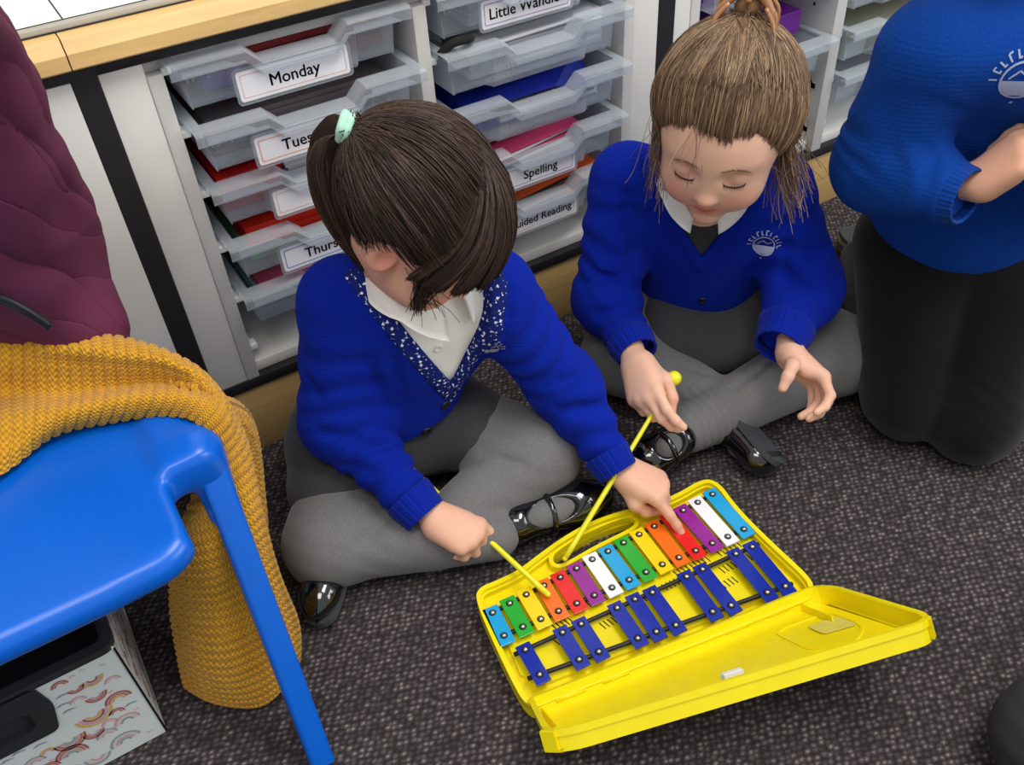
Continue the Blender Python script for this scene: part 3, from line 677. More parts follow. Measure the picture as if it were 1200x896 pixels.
q.prism(inset(lid, -.0022), .018, .0265, [inset(lid, .0035)], T=TL)
q.prism(rounded([(.10, .090), (.27, .126), (.285, .135), (.275, .142), (.10, .104)], .004), .003, .008, T=TL)
q.prism(rounded([(.30, .03), (.38, .035), (.38, .11), (.34, .14), (.30, .12)], .02), .003, .0045, [rounded([(.303, .033), (.377, .038), (.377, .108), (.34, .137), (.303, .118)], .018)], T=TL)
for u0 in (.004, LL-.02): q.prism([(u0, .004), (u0+.0015, .004), (u0+.0015, .07), (u0, .07)], .003, .012, T=TL)
o = q.build('lid', YEL, gl); auto(o, .8); md = o.modifiers.new('b', 'BEVEL'); md.width = .0012; md.segments = 2; md.limit_method = 'ANGLE'; md.angle_limit = .9
q = MB(); q.prism([(.185, .122), (.207, .126), (.207, .134), (.185, .130)], .003, .024, T=TL, bev=.0008); q.prism([(.187, .113), (.209, .117), (.209, .1195), (.187, .1155)], .003, .018, T=TL); cl = q.build('catch', WHITEPL, lid_p if False else gl); cl['label'] = 'white plastic catch of the lid'
# pale patch painting the glossy reflection on the lid's inner face
q = MB(); q.prism(rounded([(.335, .055), (.375, .06), (.375, .10), (.335, .09)], .006), .0046, .0052, T=TL)
o = q.build('lid_reflection', plain('pale_lid_reflection', (226, 214, 96), .3), gl); o['label'] = 'paler buff patch inside the lid'

# ------------------------------------------------------------------ mallets
def mallet(ball, tip, r0, label, rb=.0105, loc=None):
    ball = np.array(ball); tip = np.array(tip); e = empty('mallet', tip, label, 'mallet', 'yellow glockenspiel mallets')
    q = MB(); q.tube([ball+(tip-ball)*t for t in np.linspace(0, 1, 14)], [.0028+.0012*t for t in np.linspace(0, 1, 14)], 10); q.sphere(tip, .0040, 10)
    q.build('stick', YELST, e, True); q = MB(); q.sphere(ball, rb, 20); q.build('ball', YELST, e, True); return e
M1B, M1T = U(452, 521, .112), U(642, 696, .0405)
M2B, M2T = U(790, 443, .170), U(662, 654, .0385)
mallet(M1B, M1T, 0, 'yellow mallet under the sleeve of the girl with the dark ponytail')
mallet(M2B, M2T, 0, 'yellow mallet with its ball up, held by the girl with the claw clip')

# ================================================================== BLUE CHAIR
ch = empty('school_chair', (-.17, -.28, 0), 'bright blue moulded plastic school chair with the mustard cardigan over it', 'chair')
sd = SD()
def seat_slab(P):
    q = np.abs(P[..., :2]-np.array([-.185, -.285]))-(np.array([.197, .207])-.058); d2 = np.linalg.norm(np.maximum(q, 0), axis=-1)+np.minimum(q.max(-1), 0)-.058
    zc = .358+.006*np.clip((np.abs(P[..., 0]+.185)-.10)/.1, 0, 1); w = np.stack([d2+.018, np.abs(P[..., 2]-zc)-.019+.018], -1)
    return np.minimum(w.max(-1), 0)+np.linalg.norm(np.maximum(w, 0), axis=-1)-.018
sd.fn(seat_slab, 0, 'u')
sd.box((.018, -.343, .368), (.030, .056, .023), rad=.020, k=.012); sd.cone((.038, -.358, .368), (.035, -.398, .290), .022, .0165, k=.02)        # shoulder over the leg
sd.box((.022, -.432, .372), (.028, .040, .06), rad=.01, k=.012, op='s')
sd.box((-.012, -.318, .40), (.006, .03, .012), rad=.004, k=.006, op='s')
V, F = sd.mesh(.004, (-.42, -.53, .30), (.08, -.04, .43)); mk('seat', V, F, CHAIRB, ch)
def leg(a, b, w0, w1, t):
    a = np.array(a, float); b = np.array(b, float); q = MB(); n = 8; rings = []
    d = unit(b-a); sx = unit(np.cross(d, [0, 1, 0])); sy = np.cross(d, sx)
    P = [(-1, -1), (1, -1), (1, 1), (-1, 1)]
    for i in range(n):
        t_ = i/(n-1); c = a+(b-a)*t_; w = w0+(w1-w0)*t_
        for u, v in rounded([(p[0]*w/2, p[1]*t/2) for p in P], .006, 3): rings.append(c+sx*u+sy*v)
    k = len(rings)//n
    F = [[i*k+j, i*k+(j+1) % k, (i+1)*k+(j+1) % k, (i+1)*k+j] for i in range(n-1) for j in range(k)]
    F.append([j for j in range(k)][::-1]); F.append([(n-1)*k+j for j in range(k)])
    q.add(rings, F); return auto(q.build('leg', CHAIRB, ch), .9)
leg((.040, -.362, .372), (.022, -.527, .0), .030, .027, .034)
leg((-.400, -.362, .372), (-.382, -.527, .0), .030, .027, .034)
leg((.030, -.215, .372), (.030, -.03, .0), .030, .027, .034)
leg((-.400, -.215, .372), (-.390, -.03, .0), .030, .027, .034)
sd = SD(); sd.box((-.18, -.095, .60), (.185, .012, .12), np.eye(3), .011)
sd.cone((-.33, -.11, .36), (-.33, -.10, .56), .018, .016, .02); sd.cone((-.03, -.11, .36), (-.03, -.10, .56), .018, .016, .02)
V, F = sd.mesh(.005); mk('backrest', V, F, CHAIRB, ch)

# ================================================================== MUSTARD KNITTED CARDIGAN over the chair
def chunky():
    m, nt, b = newmat('mustard_wool'); c = s2l((216, 156, 40))
    a = N(nt, 'ShaderNodeAttribute', attribute_name='loc'); s = N(nt, 'ShaderNodeSeparateXYZ'); nt.links.new(a.outputs['Vector'], s.inputs[0])
    v = coords(nt); n1 = noise(nt, v, 500, 2, .7); n2 = noise(nt, v, 60, 2)
    u = math_(nt, 'MULTIPLY', s.outputs[0], 4*PI); w = math_(nt, 'MULTIPLY', s.outputs[1], 2*PI)
    k = math_(nt, 'MULTIPLY', math_(nt, 'SINE', u), math_(nt, 'SINE', math_(nt, 'ADD', w, math_(nt, 'MULTIPLY', math_(nt, 'SINE', math_(nt, 'MULTIPLY', s.outputs[0], 2*PI)), 1.2))))
    f = math_(nt, 'ADD', math_(nt, 'MULTIPLY', k, .35), math_(nt, 'MULTIPLY', math_(nt, 'ADD', n1, n2), .35))
    nt.links.new(ramp(nt, f, [(.0, tuple(x*.62 for x in c)), (.25, tuple(x*.9 for x in c)), (.6, tuple(min(1, x*1.12) for x in c))]), b.inputs['Base Color'])
    b.inputs['Roughness'].default_value = .95; b.inputs['Specular IOR Level'].default_value = .08; b.inputs['Sheen Weight'].default_value = .2
    bump(nt, b, f, .8, .003); return m
KNIT = chunky()
cg = empty('knitted_cardigan', (-.02, -.2, .39), 'chunky mustard yellow knitted cardigan draped over the blue chair', 'cardigan')
#      row0 inner/lower edge ... row5 outer silhouette / behind
ctrl = []
A = lambda *pts: [U(*p) for p in pts]
cols = [
 A((-90, 600, .388), (-90, 560, .42), (-90, 520, .43), (-90, 500, .425), (-90, 440, .45), (-90, 392, .47), (-90, 372, .46), (-90, 372, .40)),
 A((0, 556, .386), (0, 528, .405), (0, 492, .418), (0, 462, .412), (0, 425, .445), (0, 395, .462), (0, 368, .455), (0, 372, .40)),
 A((62, 510, .386), (66, 500, .402), (70, 482, .415), (72, 460, .410), (72, 425, .440), (70, 405, .458), (68, 385, .450), (75, 392, .40)),
 A((130, 494, .386), (136, 484, .402), (140, 468, .415), (142, 452, .410), (140, 428, .435), (138, 412, .450), (136, 396, .445), (140, 404, .39)),
 A((196, 486, .392), (202, 476, .404), (206, 464, .412), (208, 450, .408), (206, 434, .425), (202, 424, .436), (198, 414, .432), (200, 420, .37)),
 A((236, 500, .385), (244, 493, .392), (252, 484, .396), (257, 474, .397), (256, 465, .398), (252, 456, .397), (246, 446, .388), (238, 440, .34)),
 A((232, 560, .32), (248, 555, .333), (262, 547, .342), (272, 538, .345), (280, 529, .345), (285, 520, .34), (284, 510, .33), (270, 498, .29)),
 A((205, 640, .25), (226, 645, .262), (250, 640, .272), (272, 625, .272), (290, 612, .28), (302, 600, .28), (305, 596, .27), (290, 580, .23)),
 A((200, 705, .16), (226, 715, .172), (256, 716, .180), (284, 706, .182), (305, 694, .188), (322, 676, .188), (326, 670, .18), (310, 650, .14)),
 A((210, 765, .075), (236, 782, .082), (268, 788, .088), (298, 778, .09), (322, 762, .094), (342, 735, .094), (348, 728, .085), (330, 706, .06)),
 A((218, 800, .022), (244, 815, .022), (276, 823, .022), (306, 822, .022), (328, 805, .024), (344, 780, .026), (349, 768, .024), (334, 750, .02)),
 A((222, 800, .012), (246, 812, .010), (276, 818, .008), (304, 816, .008), (324, 800, .010), (338, 778, .012), (342, 766, .010), (330, 752, .01)),
]
G = loft(np.array(cols), 330, 150)
nrm = gridnormals(G)
if nrm[150:, :, :].mean((0, 1)) @ (CAM-G[150:].mean((0, 1))) < 0: nrm = -nrm
arc = np.concatenate([[0], np.cumsum(np.linalg.norm(np.diff(G[:, 75], axis=0), axis=1))]); arv = np.concatenate([[0], np.cumsum(np.linalg.norm(np.diff(G[20], axis=0), axis=1))])
uu = (arc/.0125)[:, None]; vv = (arv/.0085)[None, :]*np.ones_like(uu)
wn_ = wob(3, 6, 12, 40)(G)
fr_ = (uu+.35*wn_) % 1.0
rib = 1-np.exp(-((fr_-.5)/.13)**2)
st = np.abs(np.sin(PI*(vv*1.3+1.1*np.abs(fr_-.5))))
G2 = G+nrm*((.0024*rib+.0008*st*rib+.005*wob(5, 6, 12, 35)(G))[..., None])
sgn = 1 if gridnormals(G2)[200, 70] @ nrm[200, 70] > 0 else -1
LOC = np.stack([uu+.35*wn_, vv*1.0+0*wn_, 0*wn_], -1)
sheet('body', G2 if sgn > 0 else G2[:, ::-1], .006, KNIT, cg, loc=LOC if sgn > 0 else LOC[:, ::-1])
def knit_tube(name, path, rad, n=70, s=40):
    P = catmull(path, n); R = catmull(np.array(rad)[:, None], n)[:, 0]; T = np.gradient(P, axis=0); T /= np.linalg.norm(T, axis=1)[:, None]
    u = np.cross(T, [0.2, 1, .1]); u /= np.linalg.norm(u, axis=1)[:, None]; w = np.cross(T, u); a = np.linspace(0, 2*PI, s, endpoint=False)
    rr = R[:, None]*(1+.10*np.abs(np.sin(a*7))[None]+.03*np.sin(np.arange(n)*2.2)[:, None])+.004*wob(9, 5, 20, 60)(P)[:, None]
    V = P[:, None]+rr[..., None]*(np.cos(a)[None, :, None]*u[:, None]+np.sin(a)[None, :, None]*w[:, None])
    i = np.arange(n-1)[:, None]*s; j = np.arange(s)[None]; F = np.stack([i+j, i+(j+1) % s, i+s+(j+1) % s, i+s+j], -1).reshape(-1, 4)
    lc = np.stack([np.broadcast_to(a[None]*7/(2*PI), (n, s)), np.broadcast_to(np.arange(n)[:, None]*.45, (n, s)), np.zeros((n, s))], -1).reshape(-1, 3)
    return mk(name, V.reshape(-1, 3), F, KNIT, cg, attrs={'loc': ('FLOAT_VECTOR', lc)})
knit_tube('sleeve', [U(250, 478, .36), U(268, 492, .31), U(280, 512, .26), U(288, 545, .20), U(296, 590, .13), U(300, 640, .06)], [.016, .022, .023, .020, .017, .014])

# ================================================================== MAROON COAT
COAT = plain('maroon_quilted_nylon', (98, 43, 68), .75, .08, 14, .35, 90, spec=.2)
ct_ = empty('padded_coat', (-.08, -.14, .45), 'maroon quilted padded coat with black zip hanging behind the blue chair', 'coat')
cols = [
 A((-160, -60, .86), (-110, -20, .85), (-75, 0, .84), (-45, 10, .82), (-32, 30, .79), (-42, 45, .72)),
 A((-150, 60, .78), (-90, 70, .785), (-40, 60, .785), (-5, 62, .77), (8, 80, .74), (-6, 90, .68)),
 A((-140, 150, .70), (-70, 158, .715), (-15, 150, .715), (24, 140, .70), (40, 152, .67), (26, 165, .61)),
 A((-130, 225, .63), (-60, 238, .645), (0, 225, .655), (45, 205, .64), (68, 204, .61), (54, 216, .55)),
 A((-125, 290, .57), (-60, 305, .585), (12, 296, .585), (66, 270, .565), (92, 258, .54), (78, 270, .48)),
 A((-120, 335, .51), (-60, 350, .525), (22, 343, .535), (76, 326, .515), (104, 312, .485), (90, 322, .43)),
 A((-120, 360, .47), (-60, 372, .48), (28, 374, .485), (92, 382, .465), (127, 380, .44), (112, 384, .40)),
 A((-120, 372, .44), (-60, 385, .45), (30, 392, .455), (95, 402, .44), (131, 397, .42), (112, 400, .38)),
]
G = loft(np.array(cols), 220, 160); nrm = gridnormals(G)
if nrm.mean((0, 1)) @ (CAM-G.mean((0, 1))) < 0: nrm = -nrm
I = np.linspace(0, 7, 220)[:, None]; J = np.linspace(0, 5, 160)[None]
qf = (I*.42-J*.55+.10*wob(8, 5, 8, 20)(G)) % 1.0
q1 = 1-np.exp(-((qf-.5)/.07)**2)                                              # stitched quilting lines
wr = 1-np.abs(wob(11, 7, 30, 75)(G @ np.array([[1, .3, .2], [0, 1, 0], [.6, 0, .45]])))*2
cr = np.abs(np.sin(G @ np.array([70., 20, 46])+3*wob(17, 6, 12, 36)(G)))**.6
G2 = G+nrm*((.004*q1+.0030*wr+.0022*cr+.0018*wob(12, 6, 60, 140)(G)+.003*wob(13, 6, 10, 30)(G))[..., None])
sheet('body', G2, .012, COAT, ct_)
q = MB(); zp_ = catmull([U(-60, 340, .555), U(0, 350, .555), U(30, 363, .545), U(58, 381, .525)], 90)
for i, p in enumerate(zp_):
    q.sphere(p+np.array([0, -.004, .004]), .0042, 8, 0, (.55, 1, 1)) if i % 2 else None
q.tube([p+np.array([0, -.002, 0]) for p in zp_], .0048, 8); q.build('zip', BLKPL, ct_, True)

# ================================================================== RAINBOW STORAGE BOX
bx = empty('storage_box', (-.275, -.29, 0), 'white storage box printed with small rainbows, black rim, under chair', 'box')
BW = plain('box_white', (226, 232, 228), .6, .02); CHAR = plain('charcoal_liner', (44, 44, 48), .6)
x0, x1, y0, y1, zt = -.45, -.122, -.392, -.165, .190
q = MB()
pal = [(176, 92, 84), (228, 178, 82), (216, 168, 166), (150, 168, 172), (196, 120, 104), (232, 206, 198)]
PM = [plain('print_%s' % n, c, .6, .03) for n, c in zip(('brick', 'mustard', 'pink', 'sage', 'terracotta', 'blush'), pal)]
hs = [(-.262, .150), (-.262, .185)]
fr = rounded([(x0, .002), (x1, .002), (x1, zt), (x0, zt)], .004)
slot = rounded([(-.36, .112), (-.215, .112), (-.205, .150), (-.212, zt-.012), (-.36, zt-.012)], .008)
TF = Matrix(((1, 0, 0, 0), (0, 0, 1, y0), (0, 1, 0, 0), (0, 0, 0, 1)))
q.prism(fr, 0, .006, [slot], 0, TF)
q.box((x1-.006, y0+.006, .002), (x1, y1, zt), 0); q.box((x0, y0+.006, .002), (x0+.006, y1, zt), 0); q.box((x0+.006, y1-.006, .002), (x1-.006, y1, zt), 0); q.box((x0+.006, y0+.006, .002), (x1-.006, y1-.006, .008), 0)
def arcs(cx, cz, R, n, rot, cols_, T, w=None):
    w = w or R/(n+1.2)
    for i in range(n):
        ro = R-i*w*1.05; ri = ro-w*.74; k = 12
        if ri < .0005: break
        aa = [rot+PI*j/k for j in range(k+1)]
        V = [(cx+ro*math.cos(a), cz+ro*math.sin(a), -.0006) for a in aa]+[(cx+ri*math.cos(a), cz+ri*math.sin(a), -.0006) for a in aa]
        q.add([tuple(T @ Vector(v)) for v in V], [[j, j+1, k+2+j, k+1+j] for j in range(k)], 1+cols_[i % len(cols_)])
def cloud(cx, cz, s, T, rot=0):
    for dx, dz, r in ((-1, 0, .55), (-.3, .35, .7), (.5, .15, .6), (1.1, -.05, .4)):
        V = [(cx+s*(dx+r*math.cos(a)), cz+s*.7*(dz+r*math.sin(a)), -.0005) for a in [PI*j/7 for j in range(8)]]; q.add([tuple(T @ Vector(v)) for v in V], [list(range(8))], 4)
rr = random.Random(4); pts = []
for T, (ux0, ux1) in ((TF, (x0+.01, x1-.008)), (Matrix(((0, 0, -1, x1), (1, 0, 0, 0), (0, 1, 0, 0), (0, 0, 0, 1))), (y0+.015, y1-.01))):
    pts = []
    for _ in range(4000):
        R = rr.choice([.021, .018, .015, .012, .009, .006]); cx, cz = rr.uniform(ux0+R, ux1-R), rr.uniform(.006+R, zt-.008-R)
        if T is TF and -.37-R < cx < -.20+R and cz > .105-R: continue
        if any((cx-a)**2+(cz-b_)**2 < ((R+c)*.8)**2 for a, b_, c in pts): continue
        pts.append((cx, cz, R)); kind = rr.random()
        if R <= .006:
            if kind < .5: arcs(cx, cz, .003, 1, rr.uniform(0, 6), [2], T)
            else: cloud(cx, cz, .005, T)
        else: arcs(cx, cz-.2*R, R, {.021: 4, .018: 4, .015: 3, .012: 3, .009: 2}[R], rr.choice([-.15, .0, .12, -.05, 3.2, 3.0]), rr.choice([[0, 4, 2, 3], [1, 2, 0], [3, 5, 2], [0, 4, 1, 2], [2, 5, 3]]), T)
o = q.build('printed_shell', [BW]+PM, bx)
q = MB()
R4 = rounded([(x0-.003, y0-.003), (x1+.003, y0-.003), (x1+.003, y1+.003), (x0-.003, y1+.003)], .016); Ri = rounded([(x0+.006, y0+.007), (x1-.006, y0+.007), (x1-.006, y1-.006), (x0+.006, y1-.006)], .014)
q.prism(R4, zt-.004, zt+.006, [Ri]); q.prism(Ri, .012, zt+.005, [inset(Ri, .003)]); q.prism(inset(Ri, .001), .009, .012)
auto(q.build('liner', CHAR, bx), .7)
q = MB(); fo = slot; fi = rounded([(-.345, .124), (-.226, .124), (-.222, .145), (-.226, .158), (-.345, .158)], .012)
q.prism(rounded([(-.366, .106), (-.209, .106), (-.199, .150), (-.206, zt), (-.366, zt)], .010), -.003, .007, [fi], 0, TF); auto(q.build('handle', CHAR, bx), .7)
q = MB(); q.box((x1-.001, y0-.0012, .004), (x1+.0012, y0+.001, zt-.004)); q.build('edge_piping', BLKPL, bx)
# ================================================================== PEOPLE
def hit(sd, px, py, t0=.55):
    d = RC @ np.array([px-600, py-448, FPX]); d /= np.linalg.norm(d); t = t0
    for _ in range(90):
        v = float(sd.ev((CAM+d*t)[None])[0]); t += v*.8
        if abs(v) < 2e-4: break
    p = CAM+d*t; e = .003
    if t > 3: return None, None
    n = np.array([float(sd.ev((p+e*a)[None])[0]-sd.ev((p-e*a)[None])[0]) for a in np.eye(3)]); return p, n/(np.linalg.norm(n)+1e-9)
def hand(sd, wrist, y, z, side, curls, thumb, s=1.0, spread=.05, k=.006):
    """side +1 left hand, -1 right hand. curls: per finger (mcp, pip, dip) degrees towards the palm. thumb: local points"""
    y = unit(y); z = unit(z-y*np.dot(z, y)); x = np.cross(y, z)
    L = lambda a, b, c: wrist+s*(x*a*side+y*b+z*c)
    kn = [(.0195, .054, .001), (.0065, .057, .003), (-.0065, .054, .002), (-.018, .047, -.001)]
    for q in kn: sd.cone(L(q[0]*.55, .004, 0), L(*q), .0115*s, .0085*s, .012)
    sd.cone(L(.010, .012, -.006), L(.018, .034, -.008), .0125*s, .010*s, .012); sd.cone(L(-.012, .010, -.005), L(-.015, .036, -.005), .011*s, .009*s, .012)
    LEN = [(.027, .017, .014), (.030, .019, .015), (.027, .018, .014), (.021, .014, .012)]
    for i, (q, ln) in enumerate(zip(kn, LEN)):
        p = L(*q); a = 0; dx = (1.5-i)*spread
        prev = p; r = [.0072, .0066, .0060, .0054]
        if i == 3: r = [v*.88 for v in r]
        for j in range(3):
            a += math.radians(curls[i][j]); d = unit(y*math.cos(a)-z*math.sin(a)+x*side*dx)
            nx = prev+d*ln[j]*s; sd.cone(prev, nx, r[j]*s, r[j+1]*s, .0035 if j else k); prev = nx
    tp = [L(*t) for t in thumb]; sd.chain(tp, [.0105*s, .0085*s, .0072*s, .0062*s][:len(tp)], .006)
HEADP = None
def head(sd, c, R, s=1.0):
    R = np.array(R); W = lambda x, y, z: c+R @ (np.array([x, y, z])*s)
    e = lambda p, r, k=.02, op='u': sd.ell(W(*p), np.array(r)*s, R, k*s, op)
    e((0, -.014, .030), (.072, .086, .076)); e((0, .022, .010), (.064, .064, .064), .03)
    e((0, .024, -.030), (.053, .056, .066), .03)
    for q in (-1, 1):
        e((q*.030, .047, -.040), (.028, .028, .026), .025)          # cheeks
        sd.cone(W(q*.010, .070, .016), W(q*.040, .058, .017), .010*s, .009*s, .012)   # brow
        e((q*.030, .086, .001), (.015, .010, .010), .012, 's')       # eye socket
        e((q*.0295, .0665, -.003), (.0142, .0135, .0128), .004)      # closed lid over the eyeball
        sd.cone(W(q*.0075, .084, -.034), W(q*.009, .080, -.035), .0052*s, .0045*s, .006)
        e((q*.072, -.006, -.012), (.006, .016, .024), .004); e((q*.0765, -.001, -.010), (.004, .009, .015), .003, 's')
    sd.cone(W(0, .072, .006), W(0, .0865, -.028), .0055*s, .0080*s, .012)
    sd.ell(W(0, .0885, -.031), np.array((.0085, .0085, .0075))*s, R, .006*s)
    e((0, .060, -.082), (.017, .016, .014), .02)
    sd.cone(W(-.016, .070, -.0555), W(.016, .070, -.0555), .0048*s, .0048*s, .006); sd.cone(W(0, .0755, -.0555), W(0, .0755, -.0555), .0062*s, None, .008)
    sd.cone(W(-.012, .070, -.0645), W(.012, .070, -.0645), .0058*s, .0058*s, .006)
    sd.cone(W(-.019, .078, -.060), W(.019, .078, -.060), .0012*s, .0012*s, .004, 's')
    return W
def skin_tint(V, c, R, s, base=(230, 178, 152), lip=(196, 92, 88)):
    q = ((V-c) @ np.array(R))/s; col = np.tile(np.array(s2l(base)), (len(V), 1))
    def blend(p, r, rgb, amt):
        d = np.linalg.norm((q-np.array(p))/np.array(r), axis=1); w = (np.clip(1.3-d, 0, 1)*amt)[:, None]; np.copyto(col, col*(1-w)+np.array(s2l(rgb))*w)
    blend((0, .080, -.0595), (.019, .014, .0085), lip, 1.0)
    for t in (-1, 1):
        blend((t*.036, .068, -.036), (.022, .03, .02), (224, 128, 112), .45)
        blend((t*.0295, .078, -.004), (.015, .015, .009), (206, 140, 120), .45)
        blend((t*.074, 0, -.012), (.02, .02, .026), (216, 120, 104), .5)
    blend((0, .092, -.032), (.012, .012, .01), (228, 140, 122), .4)
    n = wob(21, 6, 60, 180)(V)[:, None]*.03+1
    return np.concatenate([np.clip(col*n, 0, 1), np.ones((len(V), 1))], 1)
def warm_hands(V, col, pts, rad=.03):
    for p, a in pts:
        w = np.clip(1-np.linalg.norm(V-p, axis=1)/rad, 0, 1)[:, None]*a; col[:, :3] = col[:, :3]*(1-w)+np.array(s2l((222, 120, 100)))*w
    return col
def scalp(c, R, s):
    sd = SD(); head(sd, np.zeros(3), np.eye(3), 1.0)
    def rad(D):
        lo = np.full(D.shape[:-1], .03); hi = np.full(D.shape[:-1], .15)
        for _ in range(13):
            m = (lo+hi)/2; ins = sd.ev(D*m[..., None]+np.array([0, 0, 0])) < 0; lo = np.where(ins, m, lo); hi = np.where(ins, hi, m)
        return lo
    return rad
def hairline(az, tab): return np.interp(np.abs(az), *zip(*tab))
def cap_mesh(c, R, s, tab, off, mat, parent, tint):
    sd = SD(); c0 = np.array(c); R0 = np.array(R)
    e = lambda p, r, k=.02: sd.ell(c0+R0 @ (np.array(p)*s), np.array(r)*s, R0, k)
    e((0, -.014, .030), (.072, .086, .076)); e((0, .022, .010), (.064, .064, .064), .03)
    def post(P, d):
        q = ((P-c0) @ R0)/s; az = np.degrees(np.arctan2(q[..., 0], q[..., 1])); el = np.degrees(np.arctan2(q[..., 2], np.hypot(q[..., 0], q[..., 1])))
        over = el-hairline(az, tab); return np.maximum(d-s*(.0012+(off-.0012)*np.clip(over/22, 0, 1)), -over*.0014)
    sd.post = post; V, F = sd.mesh(.004*s)
    col = np.tile([*s2l(tint), 1], (len(V), 1)); return mk('hair_cap', V, F, HCAP, parent, attrs={'tint': ('FLOAT_COLOR', col)})
def dirs(az, el):
    az, el = np.radians(az), np.radians(el); return np.stack([np.sin(az)*np.cos(el), np.cos(az)*np.cos(el), np.sin(el)], -1)
def slerp(a, b, t):
    o = np.arccos(np.clip((a*b).sum(-1, keepdims=True), -1, 1)); so = np.sin(o)+1e-6
    return (np.sin((1-t)*o)*a+np.sin(t*o)*b)/so
def strand_obj(name, P, R, tints, parent, mat=None, sides=3):
    V, F = tubes(P, R, sides); n, m = P.shape[:2]
    along = np.linspace(0, 1, m)[None, :, None]
    col = np.repeat(tints[:, None, :], m, 1)*(1+0*along); col = np.repeat(col[:, :, None, :], sides, 2).reshape(-1, 3)
    col = np.concatenate([col, np.ones((len(col), 1))], 1)
    return mk(name, V, F, mat or HAIR, parent, True, attrs={'tint': ('FLOAT_COLOR', col)})
def tint_set(n, cols, var=.18):
    c = np.array([s2l(x) for x in cols]); i = RNG.integers(0, len(c), n); return np.clip(c[i]*(1+var*RNG.normal(size=(n, 1))), 0, 1)
def sweep(rad, c, R, s, roots, tie, tieR, off=(.004, .013), m=14, jit=.010, wid=.00085, bulge=.0):
    """roots [n,3] unit dirs -> combed over the scalp to the tie direction"""
    n = len(roots); t = np.linspace(0, 1, m)[None, :, None]
    tj = tie+RNG.normal(size=(n, 3))*jit; tj /= np.linalg.norm(tj, axis=1)[:, None]
    D = slerp(np.repeat(roots[:, None], m, 1), np.repeat(tj[:, None], m, 1), t)
    clump = np.round(np.degrees(np.arctan2(roots[:, 0], roots[:, 1]))/7)
    D = D+.012*np.sin(t*PI)*np.stack([np.sin(clump*2.3), np.cos(clump*1.7), np.sin(clump*3.1)], -1)[:, None]; D /= np.linalg.norm(D, axis=-1, keepdims=True)
    r = rad(D); tt = t[..., 0]
    o = off[0]+(off[1]-off[0])*np.minimum(1, tt*3)+bulge*np.sin(tt*PI)+RNG.uniform(-.0025, .0025, (n, 1))+.0018*np.sin(clump[:, None]*1.3+tt*5)
    rr = r+o
    P = D*rr[..., None]; w = np.clip((tt-.86)/.14, 0, 1)[..., None]; Tp = (tieR+RNG.normal(size=(n, 3))*.006)[:, None]
    P = P*(1-w**2)+Tp*w**2
    P = np.array(c)+(P*s) @ np.array(R).T
    Rr = np.full((n, m), wid*s)*np.linspace(.9, 1, m)[None]; Rr[:, 0] *= .3; return P, Rr
def collar(N, u, f, r0, r1, top, drop, point, gap, parent, mat, name='collar'):
    u = unit(u); f = unit(f-u*np.dot(f, u)); r = np.cross(f, u); na, nb = 60, 10; G = np.zeros((na, nb, 3))
    for i in range(na):
        a = gap+(2*PI-2*gap)*i/(na-1); e = min(i, na-1-i)/(na-1); ex = point*max(0, 1-e/.14)
        dirv = f*math.cos(a)+r*math.sin(a)
        for j in range(nb):
            t = j/(nb-1)
            if t < .25: rad, h = r0, -.008+(top+.008)*t/.25
            else: v = (t-.25)/.75; rad = r0+(r1-r0+ex*.5)*v**.8; h = top+.003*math.sin(v*PI)-(top*.4+drop+ex)*v
            G[i, j] = N+dirv*rad+u*h
    o = sheet(name, G, .0016, mat, parent); return o
def cardigan_sd(tor, arms, ops, foldseed=1, amp=.0030):
    sd = SD(); tor(sd)
    for ch_, rs in arms: sd.chain(ch_, rs, .030)
    w1 = wob(foldseed, 5, 18, 45); w2 = wob(foldseed+50, 5, 60, 120)
    ax = []
    for ch_, rs in arms:
        for i in range(len(ch_)-1): ax.append((ch_[i], ch_[i+1]))
    def post(P, d):
        f = w1(P)*amp
        for a, b in ax:                             # sleeve folds gather across the arm
            ab = np.array(b)-a; L = np.linalg.norm(ab); t = ((P-a) @ ab)/(L*L); dd = np.linalg.norm(P-a-np.clip(t, 0, 1)[..., None]*ab, axis=-1)
            near = np.clip(1.4-dd/.06, 0, 1)*np.clip(t*4, 0, 1)*np.clip((1.05-t)*4, 0, 1)
            f = f+near*amp*.8*np.sin(t*L*150+9*w1(P)+4)
        return d+f+w2(P)*.0006
    def post_cut(P, d):
        d = post(P, d)
        for ch_, rs in arms:
            cu = ch_[-1]; dr_ = unit(np.array(cu)-ch_[-2]); d = np.where(np.linalg.norm(P-cu, axis=-1) < .065, np.maximum(d, (P-cu) @ dr_-.001), d)
        return d
    sd.post = post_cut
    return sd
def vcarve(NL, NR, VB, f, back, neck=None, nr=.04):
    """distance to the V opening: a wedge open at the top between three points, cut along f"""
    f = unit(f); NL, NR, VB = map(np.array, (NL, NR, VB)); mid = (NL+NR)/2
    def pl(a, b):
        n = np.cross(b-a, f); n = unit(n); return (n, a) if (mid-a) @ n < 0 else (-n, a)
    p1, p2 = pl(NL, VB), pl(NR, VB)
    def fn(P):
        d = np.maximum((P-p1[1]) @ p1[0], (P-p2[1]) @ p2[0]); d = np.maximum(d, (back-P) @ f if not np.isscalar(back) else d)
        if neck is not None:
            a, b = neck; ab = b-a; t = np.clip(((P-a) @ ab)/(ab @ ab), 0, 1.5); d = np.minimum(d, np.linalg.norm(P-a-t[..., None]*ab, axis=-1)-nr)
        return d
    return fn
